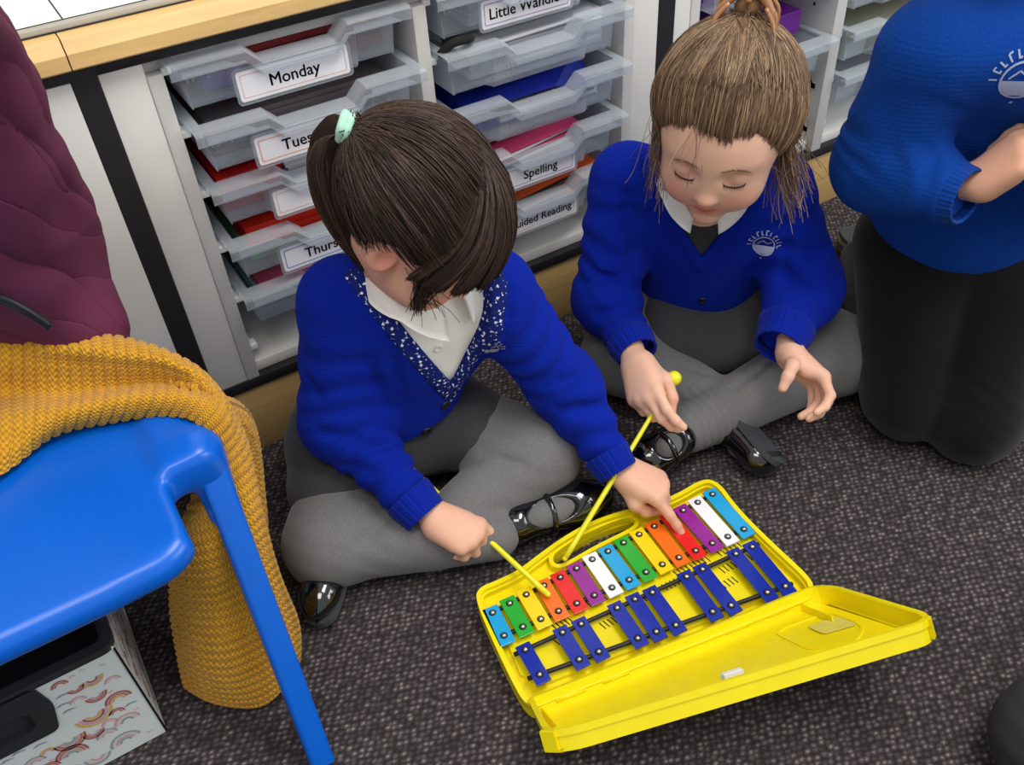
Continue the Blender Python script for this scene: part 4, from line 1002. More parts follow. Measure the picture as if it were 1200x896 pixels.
def with_attr_cuff(name, a, b, r, mat, parent, vox=.0025, hollow=.004):
    """ribbed cuff: slightly gathered tube round the end of a sleeve"""
    a, b = np.array(a), np.array(b); ax = unit(b-a); u = unit(np.cross(ax, [.3, .2, 1])); w = np.cross(ax, u); n, m = 14, 72; V = []; L = np.linalg.norm(b-a)
    G = np.zeros((n, m, 3)); loc = np.zeros((n, m, 3))
    prof = [(0, r[0]*.93), (.0, r[0]), (.35, (r[0]+r[1])/2+.0012), (.7, r[1]+.001), (.93, r[1]), (1.0, r[1]-.0008), (1.01, r[1]-.003), (.93, r[1]-.0045)]
    pr = catmull(np.array(prof), n)
    for i in range(n):
        for j in range(m):
            t = 2*PI*j/m; rr_ = pr[i, 1]+.0006*math.sin(t*18)*(1 if 1 < i < n-2 else 0)
            G[i, j] = a+ax*pr[i, 0]*L+rr_*(math.cos(t)*u+math.sin(t)*w); loc[i, j] = (math.cos(t), math.sin(t), pr[i, 0])
    i = np.arange(n-1)[:, None]*m; j = np.arange(m)[None]; F = np.stack([i+j, i+(j+1) % m, i+m+(j+1) % m, i+m+j], -1).reshape(-1, 4)
    return mk(name, G.reshape(-1, 3), F, mat, parent, attrs={'loc': ('FLOAT_VECTOR', loc.reshape(-1, 3))})
def button(p, n, r, mat, parent, lab=None):
    u = unit(np.cross(n, [.2, .1, 1])); w = np.cross(n, u); q = MB(); k = 16
    prof = [(0, .0016), (.6, .0012), (.72, .0022), (1, .0018), (1, -.001)]
    V = [p+n*h+r*a*(math.cos(2*PI*i/k)*u+math.sin(2*PI*i/k)*w) for a, h in prof for i in range(k)]
    q.add(V, [[j*k+i, j*k+(i+1) % k, (j+1)*k+(i+1) % k, (j+1)*k+i] for j in range(4) for i in range(k)])
    o = q.build('button', mat, parent, True)
    if lab: o['label'] = lab
    return o
EMB = plain('white_embroidery', (158, 166, 196), .8, .1, 400)
def crest(sd, px, py, up, size, parent):
    p, n = hit(sd, px, py); up = unit(up-n*np.dot(up, n)); r = np.cross(up, n); q = MB()
    def P2(x, y):
        b0 = p+size*(r*x+up*y)+n*.012
        for _ in range(8): b0 = b0-n*(float(sd.ev(b0[None])[0])-.0014)
        return b0
    def strip(pts, w):
        for i in range(len(pts)-1):
            a, b_ = np.array(pts[i]), np.array(pts[i+1]); t = unit(b_-a); s_ = np.array([-t[1], t[0]])*w/2
            q.add([P2(*(a-s_)), P2(*(a+s_)), P2(*(b_+s_)), P2(*(b_-s_))], [[0, 1, 2, 3]])
    strip([(math.cos(a)*.62, math.sin(a)*.62) for a in np.linspace(0, 2*PI, 25)], .07)
    for k, a in enumerate(np.linspace(PI*.98, PI*.02, 11)):              # arched lettering, worked as stitched strokes
        c_, s_ = math.cos(a), math.sin(a); strip([(c_*.74, s_*.74), (c_*1.0, s_*1.0)], .06)
        if k % 2: strip([(c_*1.0, s_*1.0), (math.cos(a-.13)*1.0, math.sin(a-.13)*1.0)], .06)
        if k % 3: strip([(c_*.76, s_*.76), (math.cos(a-.12)*.78, math.sin(a-.12)*.78)], .06)
    for y_ in np.linspace(-.50, -.02, 8): w_ = math.sqrt(max(0, .34-y_*y_)); strip([(-w_, y_), (w_, y_)], .07)
    strip([(-.4, .08), (-.1, .35), (.2, .12), (.42, .3)], .06); strip([(-.05, -.85), (.05, -.85)], .1)
    o = q.build('embroidered_crest', EMB, parent); o['label'] = 'white embroidered round school crest'; return o
def shoe(heel, toe, up, parent, w=.031, sock=None, strap=True):
    sock = sock or GREYT
    heel, toe, up = map(np.array, (heel, toe, up)); f = unit(toe-heel); up = unit(up-f*np.dot(up, f)); r = np.cross(f, up); R = np.stack([r, f, up], 1); L = np.linalg.norm(toe-heel)
    W = lambda x, y, z: heel+R @ np.array([x, y, z])
    e = empty('shoe', heel, None, None); e.parent = parent; e.location = heel-np.array(root_of(parent))
    sd = SD(); sd.ell(W(0, .014, .016), (w*.82, .026, .024), R, .02); sd.ell(W(0, L*.70, .010), (w, L*.34, .020), R, .03); sd.cone(W(0, .02, .012), W(0, L*.7, .010), w*.72, w*.85, .02)
    sd.box(W(0, L*.5, -.06), (.1, .3, .055), R, 0, .002, 's')
    sd.ell(W(0, L*.40, .040), (w*.62, L*.24, .026), R, .006, 's')
    V, F = sd.mesh(.0028); mk('upper', V, F, PATENT, e)
    sk_ = SD(); sk_.ell(W(0, L*.38, .014), (w*.74, L*.30, .026), R, .01); V, F = sk_.mesh(.004); mk('sock', V, F, sock, e)
    pts = rounded([(-w*.75, -.012), (w*.75, -.012), (w*1.02, L*.6), (w*.8, L+.006), (-w*.8, L+.006), (-w*1.02, L*.6)], [.012, .012, .03, .022, .022, .03], 4)
    T = Matrix([[R[0, 0], R[0, 1], R[0, 2], heel[0]], [R[1, 0], R[1, 1], R[1, 2], heel[1]], [R[2, 0], R[2, 1], R[2, 2], heel[2]], [0, 0, 0, 1]])
    q = MB(); q.prism(pts, -.012, -.003, T=T, bev=.001); o = q.build('sole', SOLE, e)
    if strap:
        q = MB(); P = [W(w*.98*math.cos(a), L*.40, .004+.034*math.sin(a)) for a in np.linspace(0, PI, 14)]; q.tube(P, .0045, 8); q.build('strap', PATENT, e, True)
    return e
def legs_sd(chains, seed, extra=()):
    sd = SD()
    for ch_, rs in chains:
        sub = SD().chain(ch_, rs, .028); sd.fn((lambda s_: (lambda P: s_.ev(P)))(sub), .010, 'u')
    w1 = wob(seed, 5, 20, 50)
    knees = [c[0][1] for c in chains]
    def post(P, d):
        f = w1(P)*.0022
        for kn in knees:
            dd = np.linalg.norm(P-kn, axis=-1); f = f+np.clip(1-abs(dd-.085)/.04, 0, 1)*.0006*np.sin(P @ np.array([130., 60, 170])+6*w1(P))
        return d+f
    sd.post = post; return sd
def bounds(chains, pad=.09):
    A_ = np.array([p for c, _ in chains for p in c]); return A_.min(0)-pad, A_.max(0)+pad

def creases(sd, lines, r, k):
    """press fold lines into a garment where they run over its surface"""
    new = []
    for a, b in lines:
        P = []
        for t in (0, .5, 1):
            p, n = hit(sd, a[0]+(b[0]-a[0])*t, a[1]+(b[1]-a[1])*t)
            if p is not None and p[1] < .05: P.append(p+n*.001)
        new += [(P[i], P[i+1]) for i in range(len(P)-1) if np.linalg.norm(P[i+1]-P[i]) < .06]
    for i, (a, b) in enumerate(new): sd.cone(a, b, r, r*.8, k, 's')
# ---------------------------------------------------------------- girl with the dark ponytail
g1 = empty('person', (.31, -.20, 0), 'girl with dark ponytail in blue star-trimmed cardigan kneeling cross-legged and tapping the red bars', 'person')
g1['label'] = 'girl with dark ponytail and star-trimmed blue cardigan sitting cross-legged, finger on a red bar'
R1 = np.stack([unit((-.76, -.64, .10)), unit((.47, -.58, -.67)), [0, 0, 0]], 1)
f_ = unit(R1[:, 1]); r_ = unit(R1[:, 0]-f_*np.dot(R1[:, 0], f_)); R1 = np.stack([r_, f_, np.cross(r_, f_)], 1); HC1 = np.array([.353, -.266, .479]); S1 = 1.05
ch1 = [([(.255, -.150, .085), (.148, -.288, .062), (.345, -.392, .045)], [.072, .056, .036]), ([(.37, -.165, .088), (.458, -.326, .078), (.27, -.352, .050)], [.070, .058, .040])]
ch1 = [([np.array(p) for p in c], r) for c, r in ch1]
shR, shL = np.array([.268, -.182, .350]), np.array([.448, -.262, .335]); elR = np.array([.222, -.222, .195]); elL = np.array([.515, -.318, .175])
cuR, cuL = U(488, 592, .118), U(716, 540, .105)
WR, WL = U(508, 606, .104), U(728, 550, .090)
def tor1(sd, o=0):
    R = np.stack([unit((-.93, .2, 0)), unit((-.1, -1, -.35)), unit((.12, -.3, .95))], 1); R = np.linalg.qr(R)[0]
    sd.ell((.350, -.205, .270), np.array((.108, .080, .112))+o, R, .04); sd.ell((.322, -.160, .165), np.array((.104, .094, .085))+o, R, .05); sd.cone(shR+[.01, 0, 0], shL-[.01, 0, 0], .050+o, .048+o, .05)
armR1 = ([shR, elR, cuR], [.052, .048, .0275]); armL1 = ([shL, elL, cuL], [.052, .047, .0265])
f1 = unit((-.02, -1, -.25))
body = SD(); head(body, HC1, R1, S1); body.chain([HC1+R1 @ np.array([0, -.02, -.05]), (.35, -.225, .385), (.345, -.21, .33)], [.036, .036, .05], .02)
tor1(body, -.012)
body.chain([shR, elR, WR], [.035, .030, .0165], .01); body.chain([shL, elL, WL], [.035, .030, .0165], .01)
for c, r in ch1: body.chain(c, [v-.014 for v in r], .02)
hand(body, WR, U(588, 648, .066)-WR, cdir(.1, -.5, -.9), -1, [(35, 55, 25), (60, 75, 40), (65, 80, 40), (65, 80, 40)], [(.012, .014, -.010), (.026, .036, -.016), (.022, .055, -.022), (.012, .066, -.026)], 1.08)
hand(body, WL, U(782, 576, .074)-WL, cdir(.45, -.5, -.75), 1, [(30, 8, 6), (62, 80, 40), (66, 84, 40), (66, 84, 40)], [(.012, .014, -.010), (.026, .034, -.018), (.020, .050, -.028), (.010, .058, -.034)], 1.1)
V, F = body.mesh(.0023); col = skin_tint(V, HC1, R1, S1); warm_hands(V, col, [(U(600, 672, .05), .35), (U(786, 612, .04), .4), (U(765, 560, .07), .15)])
mk('body', V, F, SKIN, g1, attrs={'tint': ('FLOAT_COLOR', col)})
sk = legs_sd(ch1, 31); creases(sk, [((566, 535), (612, 543)), ((420, 636), (455, 606)), ((520, 560), (560, 540)), ((545, 470), (520, 510))], .0025, .012); lo, hi = bounds(ch1); lo[2] = -.01; V, F = sk.mesh(.004, lo, hi); mk('tights', V, F, GREYT, g1)
sd = SD(); sd.ell((.305, -.140, .085), (.150, .118, .078), None, .02); sd.cone((.26, -.15, .10), (.19, -.22, .085), .080, .066, .04); sd.cone((.36, -.16, .10), (.405, -.24, .09), .076, .066, .04)
sd.post = lambda P, d: np.maximum(d+wob(77, 6, 15, 40)(P)*.0015, .012-P[..., 2]); V, F = sd.mesh(.004); mk('skirt', V, F, DGREY, g1)
cs = cardigan_sd(lambda s_: tor1(s_, 0), [armR1, armL1], None, 5, .0048)
vf1 = vcarve(U(424, 310, .375), U(560, 372, .33), U(531, 452, .225), f1, HC1*0+np.array([.345, -.20, .3]), (np.array([.352, -.235, .33]), np.array([.355, -.24, .42])), .044)
base_post = cs.post
hem = lambda P: (.128+.02*np.sin(P[..., 0]*22))-P[..., 2]
armd = SD().chain([elR, cuR], [.047, .033], 0).chain([elL, cuL], [.046, .032], 0).chain([shR, elR], [.05, .047], 0).chain([shL, elL], [.05, .046], 0)
def post1(P, d):
    d = base_post(P, d); d = np.where(armd.ev(P) < .012, d, np.maximum(d, hem(P))); return np.maximum(d, -vf1(P))
creases(cs, [((431, 426), (450, 474)), ((376, 505), (450, 526)), ((372, 540), (430, 552)), ((455, 400), (468, 450)), ((655, 480), (704, 474)), ((640, 455), (672, 440)), ((590, 395), (600, 345)), ((352, 430), (372, 462))], .003, .016)
cs.post = post1; V, F = cs.mesh(.0032); cd = mk('cardigan', V, F, BLUE, g1)
csolid = SD(); csolid.p = cs.p; csolid.post = base_post
tr = SD(); tr.p = cs.p; tr.post = lambda P, d: np.maximum(np.maximum(base_post(P, d)-.0020, vf1(P)-.0205), -vf1(P)-.001)
tmin, tmax = np.array([.20, -.36, .17]), np.array([.50, -.12, .43]); V, F = tr.mesh(.0026, tmin, tmax); tro = mk('neck_trim', V, F, STARS, cd); tro['label'] = 'navy trim with white stars along the neckline'
sh = SD(); tor1(sh, -.006); sh.cone((.350, -.228, .32), (.352, -.242, .392), .046, .040, .03); sh.post = lambda P, d: np.maximum(d+wob(15, 5, 40, 90)(P)*.0022, P[..., 2]-.405); V, F = sh.mesh(.004); shirt = mk('polo_shirt', V, F, WHITECL, g1)
collar(np.array([.352, -.243, .386]), unit((.05, -.22, .97)), unit((.30, -1, -.1)), .050, .066, .022, .022, .028, .26, shirt, WHITECL)
for px, py in ((513, 392), (513, 408)):
    p, n = hit(sh, px, py); button(p, n, .0055, WHITEPL, shirt)
for px, py in ((522, 474), (500, 505)):
    p, n = hit(csolid, px, py); button(p, n, .0075, BLKPL, cd, 'dark cardigan button')
crest(csolid, 572, 408, unit((0, -.2, 1)), .022, cd)
for (a, b_, r) in ((cuR-(cuR-elR)*.12, cuR+unit(cuR-elR)*.018, (.0342, .0300)), (cuL-(cuL-elL)*.12, cuL+unit(cuL-elL)*.018, (.0332, .0292))): with_attr_cuff('cuff', a, b_, r, RIB, cd)
shoe(U(592, 617, .034)+[0, 0, 0], U(712, 578, .030), unit((.1, -.62, .75)), g1, .030)
shoe((.165, -.270, .032), (.090, -.366, .026), unit((-.6, -.5, .6)), g1, .026, strap=False)
# hair
hair = empty('hair', HC1, None, None); hair.parent = g1; hair.location = HC1-np.array(g1.location)
T1 = [(0, 28), (35, 24), (55, 12), (72, 2), (88, 8), (98, -6), (115, -26), (150, -42), (180, -46)]
rad1 = scalp(HC1, R1, S1); cap_mesh(HC1, R1, S1, T1, .0085, HAIR, hair, (44, 32, 26))
DK = [(48, 34, 28), (62, 46, 37), (38, 27, 23), (78, 58, 46)]
tieL = np.array([.012, -.108, .040]); tieD = unit(tieL)
n = 9000; az = RNG.uniform(-180, 180, n); el = RNG.uniform(-50, 88, n); hl = hairline(az, T1); ok = el > hl; az, el = az[ok], el[ok]
ok = ~((np.abs(az) < 52) & (el < 62)); az, el = az[ok], el[ok]; roots = dirs(az, el); roots = roots[(roots @ tieD) < .93]
P, Rr = sweep(rad1, HC1, R1, S1, roots, tieD, tieL, (.0085, .012), 14, .05, .00065); n = len(P)
strand_obj('combed_back_hair', P, Rr, tint_set(n, DK), hair)
# fringe: from the crown forward over the brow
n = 5500; az = RNG.uniform(-70, 70, n); m_ = 16; t = np.linspace(0, 1, m_)[None]
crown = dirs(180, 84); el0 = 80+RNG.normal(size=n)*5; e1 = 11-15*(np.abs(az)/70)**2+RNG.normal(size=n)*2.2
EL = el0[:, None]+(e1-el0)[:, None]*t; AZ = (az*.75)[:, None]+(az*.25)[:, None]*t+2.5*np.sin(np.round(az/6)[:, None]*2.1+t*3)
D = dirs(AZ, EL); D = slerp(np.repeat(np.repeat(crown[None, None], n, 0), m_, 1), D, np.minimum(1, .12+t*1.6)[..., None])
r = rad1(dirs(AZ, np.maximum(EL, 14))); r = np.maximum(r, rad1(D)) if False else np.where(EL < 14, r, rad1(D))
edge = np.clip((70-np.abs(az))/25, 0, 1)[:, None]
P = D*(r+.0050+.0035*edge+(.0015+.004*t)*edge+RNG.uniform(-.0022, .0022, (n, 1))+.0008*np.sin(np.round(az/5)[:, None]*1.9))[..., None]
P = HC1+(P*S1) @ R1.T; Rr = np.full((n, m_), .0007); Rr[:, -1] = .0002; Rr[:, 0] = .0003
strand_obj('fringe', P, Rr, tint_set(n, DK), hair)
# ponytail
TW = HC1+R1 @ (tieL*S1)
n = 2200; th = RNG.uniform(0, 2*PI, n); q_ = RNG.uniform(.2, 1, n)**.4; back = unit(np.array([-.55, .35, 0]))
path = catmull([TW, TW+back*.020+[0, 0, .004], TW+back*.036+[0, 0, -.026], TW+back*.038+[0, 0, -.075], TW+back*.030+[0, 0, -.125], TW+back*.022+[.004, 0, -.178]], 22)
wd = catmull(np.array([[.007], [.016], [.024], [.026], [.020], [.006]]), 22)[:, 0]
us, vs_ = unit((.8, .6, 0)), unit((-.6, .8, 0)); ln = RNG.uniform(.82, 1.0, n)
P = path[None]+(q_[:, None]*wd[None])[..., None]*(np.cos(th)[:, None, None]*us+np.sin(th)[:, None, None]*vs_*.7)
P += .0015*np.sin(np.linspace(0, 6, 22)[None, :, None]+th[:, None, None]*3)
P[:, :, 2] = TW[2]+(P[:, :, 2]-TW[2])*ln[:, None]
Rr = np.full((n, 22), .0008); Rr[:, -1] = .0003; strand_obj('ponytail', P, Rr, tint_set(n, DK), hair)
sd = SD(); sd.chain(list(path[1:-1:3]), [w*.62 for w in wd[1:-1:3]], .02); V, F = sd.mesh(.004); mk('ponytail_core', V, F, HCAP, hair, attrs={'tint': ('FLOAT_COLOR', np.tile([*s2l((40, 29, 24)), 1], (len(V), 1)))})
q = MB(); k = 30; axp = unit(path[2]-path[0]); uu_ = unit(np.cross(axp, [0, 0, 1])); ww_ = np.cross(axp, uu_)
for off in (-.004, .003): q.tube([TW+axp*(.010+off)+.0135*(math.cos(a)*uu_+math.sin(a)*ww_)*(1+.06*math.sin(a*6)) for a in np.linspace(0, 2*PI, k, endpoint=False)], .0052, 10, closed=True)
o = q.build('hair_tie', plain('mint_hair_tie', (176, 224, 200), .8, .08, 200, .3, 500), hair, True); o['label'] = 'mint green hair tie'
# loose wisps by the ear and cheek
n = 12; s0 = HC1+R1 @ (np.array([.066, .030, .0])*S1); P = s0+RNG.normal(size=(n, 1, 3))*[.006, .008, .004]+np.linspace(0, 1, 12)[None, :, None]*(np.array([.02, -.03, -.065])+RNG.normal(size=(n, 1, 3))*.012)*RNG.uniform(.6, 1, (n, 1, 1))
P += .004*np.sin(np.linspace(0, 4, 12)[None, :, None]+RNG.uniform(0, 6, (n, 1, 1))); strand_obj('loose_wisps', P, np.full((n, 12), .0004), tint_set(n, DK), hair)

n = 420; A0 = HC1+R1 @ (np.array([.064, .040, .012])*S1); B0 = U(492, 360, .405); t = np.linspace(0, 1, 14)[None, :, None]; mid = HC1+R1 @ (np.array([.066, .052, -.030])*S1)
off0, off1 = RNG.normal(size=(n, 1, 3))*[.006, .007, .009], RNG.normal(size=(n, 1, 3))*[.006, .006, .006]; ln = RNG.uniform(.55, 1, (n, 1, 1)); tt = t*ln
P = (A0+off0)*(1-tt)**2+2*tt*(1-tt)*(mid+off0*.6)+tt**2*(B0+off1); strand_obj('side_lock', P, np.full((n, 14), .0005), tint_set(n, DK), hair)

# ---------------------------------------------------------------- girl with the claw clip
g2 = empty('person', (.86, -.27, 0), 'girl with light brown clipped-up hair in blue cardigan, smiling down, mallet in hand', 'person')
R2 = np.stack([(-.628, .774, .077), (-.771, -.607, -.192), (-.102, -.18, .978)], 1)
f_ = unit(R2[:, 1]+np.array([0, 0, -.10])); r_ = unit(R2[:, 0]-f_*np.dot(R2[:, 0], f_)); R2 = np.stack([r_, f_, np.cross(r_, f_)], 1); HC2 = np.array([.755, -.328, .492]); S2 = 1.04
ch2 = [([(.83, -.165, .092), (.69, -.225, .082), (.76, -.36, .050)], [.074, .060, .042]), ([(.93, -.245, .092), (.968, -.412, .076), (.69, -.388, .050)], [.074, .062, .037])]
ch2 = [([np.array(p) for p in c], r) for c, r in ch2]
s2R, s2L = np.array([.735, -.160, .350]), np.array([.905, -.290, .338]); e2R = np.array([.668, -.205, .195]); e2L = np.array([.912, -.372, .205])
c2R, c2L = U(742, 405, .180), U(916, 396, .185)
W2R, W2L = U(746, 424, .176), U(924, 412, .178)
def tor2(sd, o=0):
    R = np.stack([unit((-.78, .62, 0)), unit((-.6, -.75, -.25)), unit((-.12, -.16, .97))], 1); R = np.linalg.qr(R)[0]
    sd.ell((.835, -.232, .270), np.array((.110, .082, .112))+o, R, .04); sd.ell((.860, -.205, .165), np.array((.106, .094, .085))+o, R, .05); sd.cone(s2R+[.01, -.005, 0], s2L-[.01, -.005, 0], .050+o, .050+o, .05)
arm2 = [([s2R, e2R, c2R], [.054, .049, .0285]), ([s2L, e2L, c2L], [.056, .053, .0305])]
f2 = unit((-.62, -.76, -.2))
body = SD(); head(body, HC2, R2, S2); body.chain([HC2+R2 @ np.array([0, -.02, -.05]), (.795, -.262, .392), (.82, -.24, .33)], [.037, .037, .05], .02)
tor2(body, -.012); body.chain([s2R, e2R, W2R], [.035, .030, .0175], .01); body.chain([s2L, e2L, W2L], [.035, .030, .0185], .01)
for c, r in ch2: body.chain(c, [v-.014 for v in r], .02)
hand(body, W2R, U(762, 488, .150)-W2R, cdir(-.72, -.1, -.8), -1, [(14, 30, 18), (30, 38, 24), (48, 60, 30), (58, 70, 35)], [(.012, .014, -.010), (.024, .034, -.020), (.020, .056, -.028), (.008, .074, -.034)], 1.12)
hand(body, W2L, U(966, 452, .150)-W2L, cdir(.75, -.62, .10), 1, [(30, 42, 25), (38, 42, 25), (44, 40, 22), (40, 10, 8)], [(.012, .012, -.010), (.030, .018, -.020), (.038, .024, -.038), (.034, .030, -.052)], 1.08, .10)
V, F = body.mesh(.0023); col = skin_tint(V, HC2, R2, S2, (232, 184, 158)); warm_hands(V, col, [(U(770, 525, .13), .45), (U(975, 462, .15), .35), (U(945, 425, .17), .3), (U(790, 470, .15), .3)], .035)
mk('body', V, F, SKIN, g2, attrs={'tint': ('FLOAT_COLOR', col)})
W = lambda x, y, z: HC2+R2 @ (np.array([x, y, z])*S2)
hs2 = SD(); head(hs2, HC2, R2, S2)
def on_head(x, z, off=.0004, y0=.13):
    p = np.array([x, y0, z])
    for _ in range(25): d = float(hs2.ev(W(*p)[None])[0]); p[1] -= d/S2*.9
    p[1] += off; return W(*p)
LASH = plain('dark_lashes', (58, 40, 34), .8); BROW = plain('brow_hair', (140, 104, 80), .8)
for sx in (-1, 1):
    q = MB(); P = [on_head(sx*(.0295+.0125*math.cos(a)), -.0045-.0062*math.sin(a), .0006) for a in np.linspace(.05, PI-.05, 14)]
    q.tube(P, [.0004+.0007*math.sin(PI*i/13) for i in range(14)], 6)
    for i in range(1, 13):
        p = P[i]; q.tube([p, p+R2 @ np.array([sx*.0008*(7-i)*-.3, .0040, -.0042])], [.00035, .0001], 4)
    q.build('eyelashes', LASH, g2, True)
    q = MB(); 
    for i in range(60):
        a = RNG.uniform(0, 1); x = sx*(.012+.032*a); z = .0155+.0055*math.sin(PI*min(1, a*.9+.1))-.004*a+RNG.normal()*.0009
        p = on_head(x, z, .0003); q.tube([p, p+R2 @ np.array([sx*.0042, .0, .0006*(1-2*a)])], [.00035, .00012], 4)
    q.build('eyebrow', BROW, g2, True)
sk = legs_sd(ch2, 37); creases(sk, [((860, 455), (905, 420)), ((800, 430), (850, 440))], .0025, .012); lo, hi = bounds(ch2); lo[2] = -.01
bp = sk.post; ank = ch2[1][0][2]; axk = unit(ch2[1][0][1]-ank)
sk.post = lambda P, d: bp(P, d)+np.clip(1-np.linalg.norm(P-(ank+axk*.045), axis=-1)/.07, 0, 1)*.0045*np.sin(((P-ank) @ axk)*520)
V, F = sk.mesh(.0034, lo, hi); mk('tights', V, F, GREYT, g2)
sd = SD(); sd.ell((.875, -.215, .085), (.150, .140, .080), None, .02); sd.cone((.86, -.2, .10), (.77, -.235, .09), .078, .066, .04); sd.cone((.92, -.25, .10), (.93, -.33, .095), .078, .070, .04)
sd.post = lambda P, d: np.maximum(d+wob(78, 6, 15, 40)(P)*.0015, .012-P[..., 2]); V, F = sd.mesh(.004); mk('skirt', V, F, DGREY, g2)
cs2 = cardigan_sd(lambda s_: tor2(s_, 0), arm2, None, 9, .0048); bp2 = cs2.post
vf2 = vcarve(U(768, 215, .385), U(878, 238, .365), U(822, 342, .255), f2, np.array([.83, -.235, .3]), (np.array([.80, -.262, .33]), np.array([.79, -.27, .43])), .047)
armd2 = SD()
for c, r in arm2: armd2.chain(c, r, 0)
def post2(P, d):
    d = bp2(P, d); d = np.where(armd2.ev(P) < .012, d, np.maximum(d, .125-P[..., 2])); return np.maximum(d, -vf2(P))
creases(cs2, [((735, 230), (742, 300)), ((690, 330), (738, 318)), ((700, 368), (745, 350)), ((926, 255), (916, 330)), ((925, 330), (968, 345)), ((938, 300), (965, 295))], .003, .016)
cs2.post = post2; V, F = cs2.mesh(.0032); cd2 = mk('cardigan', V, F, BLUE, g2); cso2 = SD(); cso2.p = cs2.p; cso2.post = bp2
tr = SD(); tr.p = cs2.p; tr.post = lambda P, d: np.maximum(np.maximum(bp2(P, d)-.0024, vf2(P)-.015), -vf2(P)-.001)
V, F = tr.mesh(.003, (.65, -.40, .20), (.98, -.12, .44)); mk('placket', V, F, BLUE, cd2)
dr = SD(); tor2(dr, -.005); dr.post = lambda P, d: np.maximum(d, P[..., 2]-.36); V, F = dr.mesh(.005); mk('pinafore', V, F, plain('charcoal_pinafore', (50, 52, 54), .9, .1, 60), g2)
sh = SD(); tor2(sh, -.003); sh.cone((.812, -.250, .32), (.797, -.265, .40), .048, .041, .03); sh.post = lambda P, d: np.maximum(np.maximum(d, P[..., 2]-.412), .352-P[..., 2]); V, F = sh.mesh(.004); shirt = mk('polo_shirt', V, F, WHITECL, g2)
collar(np.array([.796, -.266, .380]), unit((-.2, -.22, .95)), unit((-.65, -.75, -.2)), .046, .068, .018, .014, .022, .24, shirt, WHITECL)
for px, py in ((823, 352), (823, 368), (822, 386)):
    p, n = hit(cso2, px, py)
    if p is not None: button(p, n, .0062, BLKPL, cd2, 'dark cardigan button')
crest(cso2, 895, 286, unit((0, -.1, 1)), .024, cd2)
with_attr_cuff('cuff', c2R-(c2R-e2R)*.14, c2R+unit(c2R-e2R)*.016, (.0355, .0310), RIB, cd2)
with_attr_cuff('cuff', c2L-(c2L-e2L)*.22, c2L+unit(c2L-e2L)*.018, (.0420, .0345), RIB, cd2)
shoe(U(800, 512, .045), U(742, 548, .032), unit((-.1, -.55, .85)), g2, .029)
shoe(U(862, 492, .05), U(908, 545, .026), cdir(-.8, 0, .6), g2, .030, strap=False)
hair = empty('hair', HC2, None, None); hair.parent = g2; hair.location = HC2-np.array(g2.location)
T2 = [(0, 36), (18, 39), (34, 38), (50, 27), (66, 8), (80, -14), (100, -26), (130, -38), (180, -46)]
rad2 = scalp(HC2, R2, S2); cap_mesh(HC2, R2, S2, T2, .011, HAIR, hair, (112, 88, 68))
LB = [(126, 100, 77), (110, 86, 65), (144, 116, 90), (98, 76, 58), (164, 136, 106)]
tie2 = np.array([0, -.062, .108]); tD = unit(tie2)
n = 12500; az = RNG.uniform(-180, 180, n); hl = hairline(az, T2); el = hl-2+2.2*np.sin(az/7.)+1.5*np.sin(az/3.1+1)+RNG.exponential(12, n)+RNG.normal(size=n)*1.8; ok = el < 84; az, el = az[ok], el[ok]; roots = dirs(az, el); roots = roots[(roots @ tD) < .93]
P, Rr = sweep(rad2, HC2, R2, S2, roots, tD, tie2, (.0006, .0130), 15, .07, .00062, .004); n = len(P)
strand_obj('combed_up_hair', P, Rr, tint_set(n, LB, .12), hair)
def wisps(start, d, n, spread, ln, wid=.0005):
    s0 = W(*start); t = np.linspace(0, 1, 14)[None, :, None]
    P = s0+RNG.normal(size=(n, 1, 3))*spread+t*(np.array(d)+RNG.normal(size=(n, 1, 3))*.014)*RNG.uniform(.5, 1, (n, 1, 1))*ln
    P = P+(.005*np.sin(t*PI*RNG.uniform(.6, 1.6, (n, 1, 1))+RNG.uniform(0, 6, (n, 1, 1))))*RNG.normal(size=(n, 1, 3)); return strand_obj('loose_wisps', P, np.full((n, 14), wid), tint_set(n, LB), hair)
wisps((.070, .016, .020), (-.012, -.012, -.105), 120, (.005, .005, .014), 1.0, .00038)
wisps((-.072, .010, .010), (.020, -.018, -.100), 190, (.006, .008, .018), 1.0, .00038)
wisps((.020, .062, .062), (-.035, -.03, -.06), 10, (.012, .004, .006), 1.0, .0003)
# hair twisted up into the claw clip
sd = SD(); sd.ell(W(0, -.068, .118), (.017, .016, .016), R2, .01); V, F = sd.mesh(.004); mk('twisted_bun', V, F, HCAP, hair, attrs={'tint': ('FLOAT_COLOR', np.tile([*s2l((124, 92, 66)), 1], (len(V), 1)))})
q = MB()
for sx in (-1, 1):
    P = catmull([W(sx*.030, -.052, .104), W(sx*.026, -.058, .124), W(sx*.014, -.066, .138), W(sx*.016, -.070, .152), W(sx*.024, -.072, .168)], 16); q.tube(P, [.004, .0042, .0045, .0045, .0048, .005, .0055, .006, .0062, .0064, .0064, .006, .0056, .005, .004, .003], 8)
    for k in (-1, 0, 1):
        P = catmull([W(sx*.020, -.064+k*.012, .132), W(sx*.032, -.058+k*.016, .118), W(sx*.034, -.050+k*.018, .100)], 8); q.tube(P, .0028, 6)
q.tube([W(-.018, -.066, .137), W(.018, -.066, .137)], .0040, 8); q.tube([W(0, -.080, .137), W(0, -.052, .137)], .0035, 8)
o = q.build('hair_clip', plain('tan_plastic', (176, 124, 84), .3, .1, coat=.3), hair, True); o['label'] = 'tan plastic claw clip'

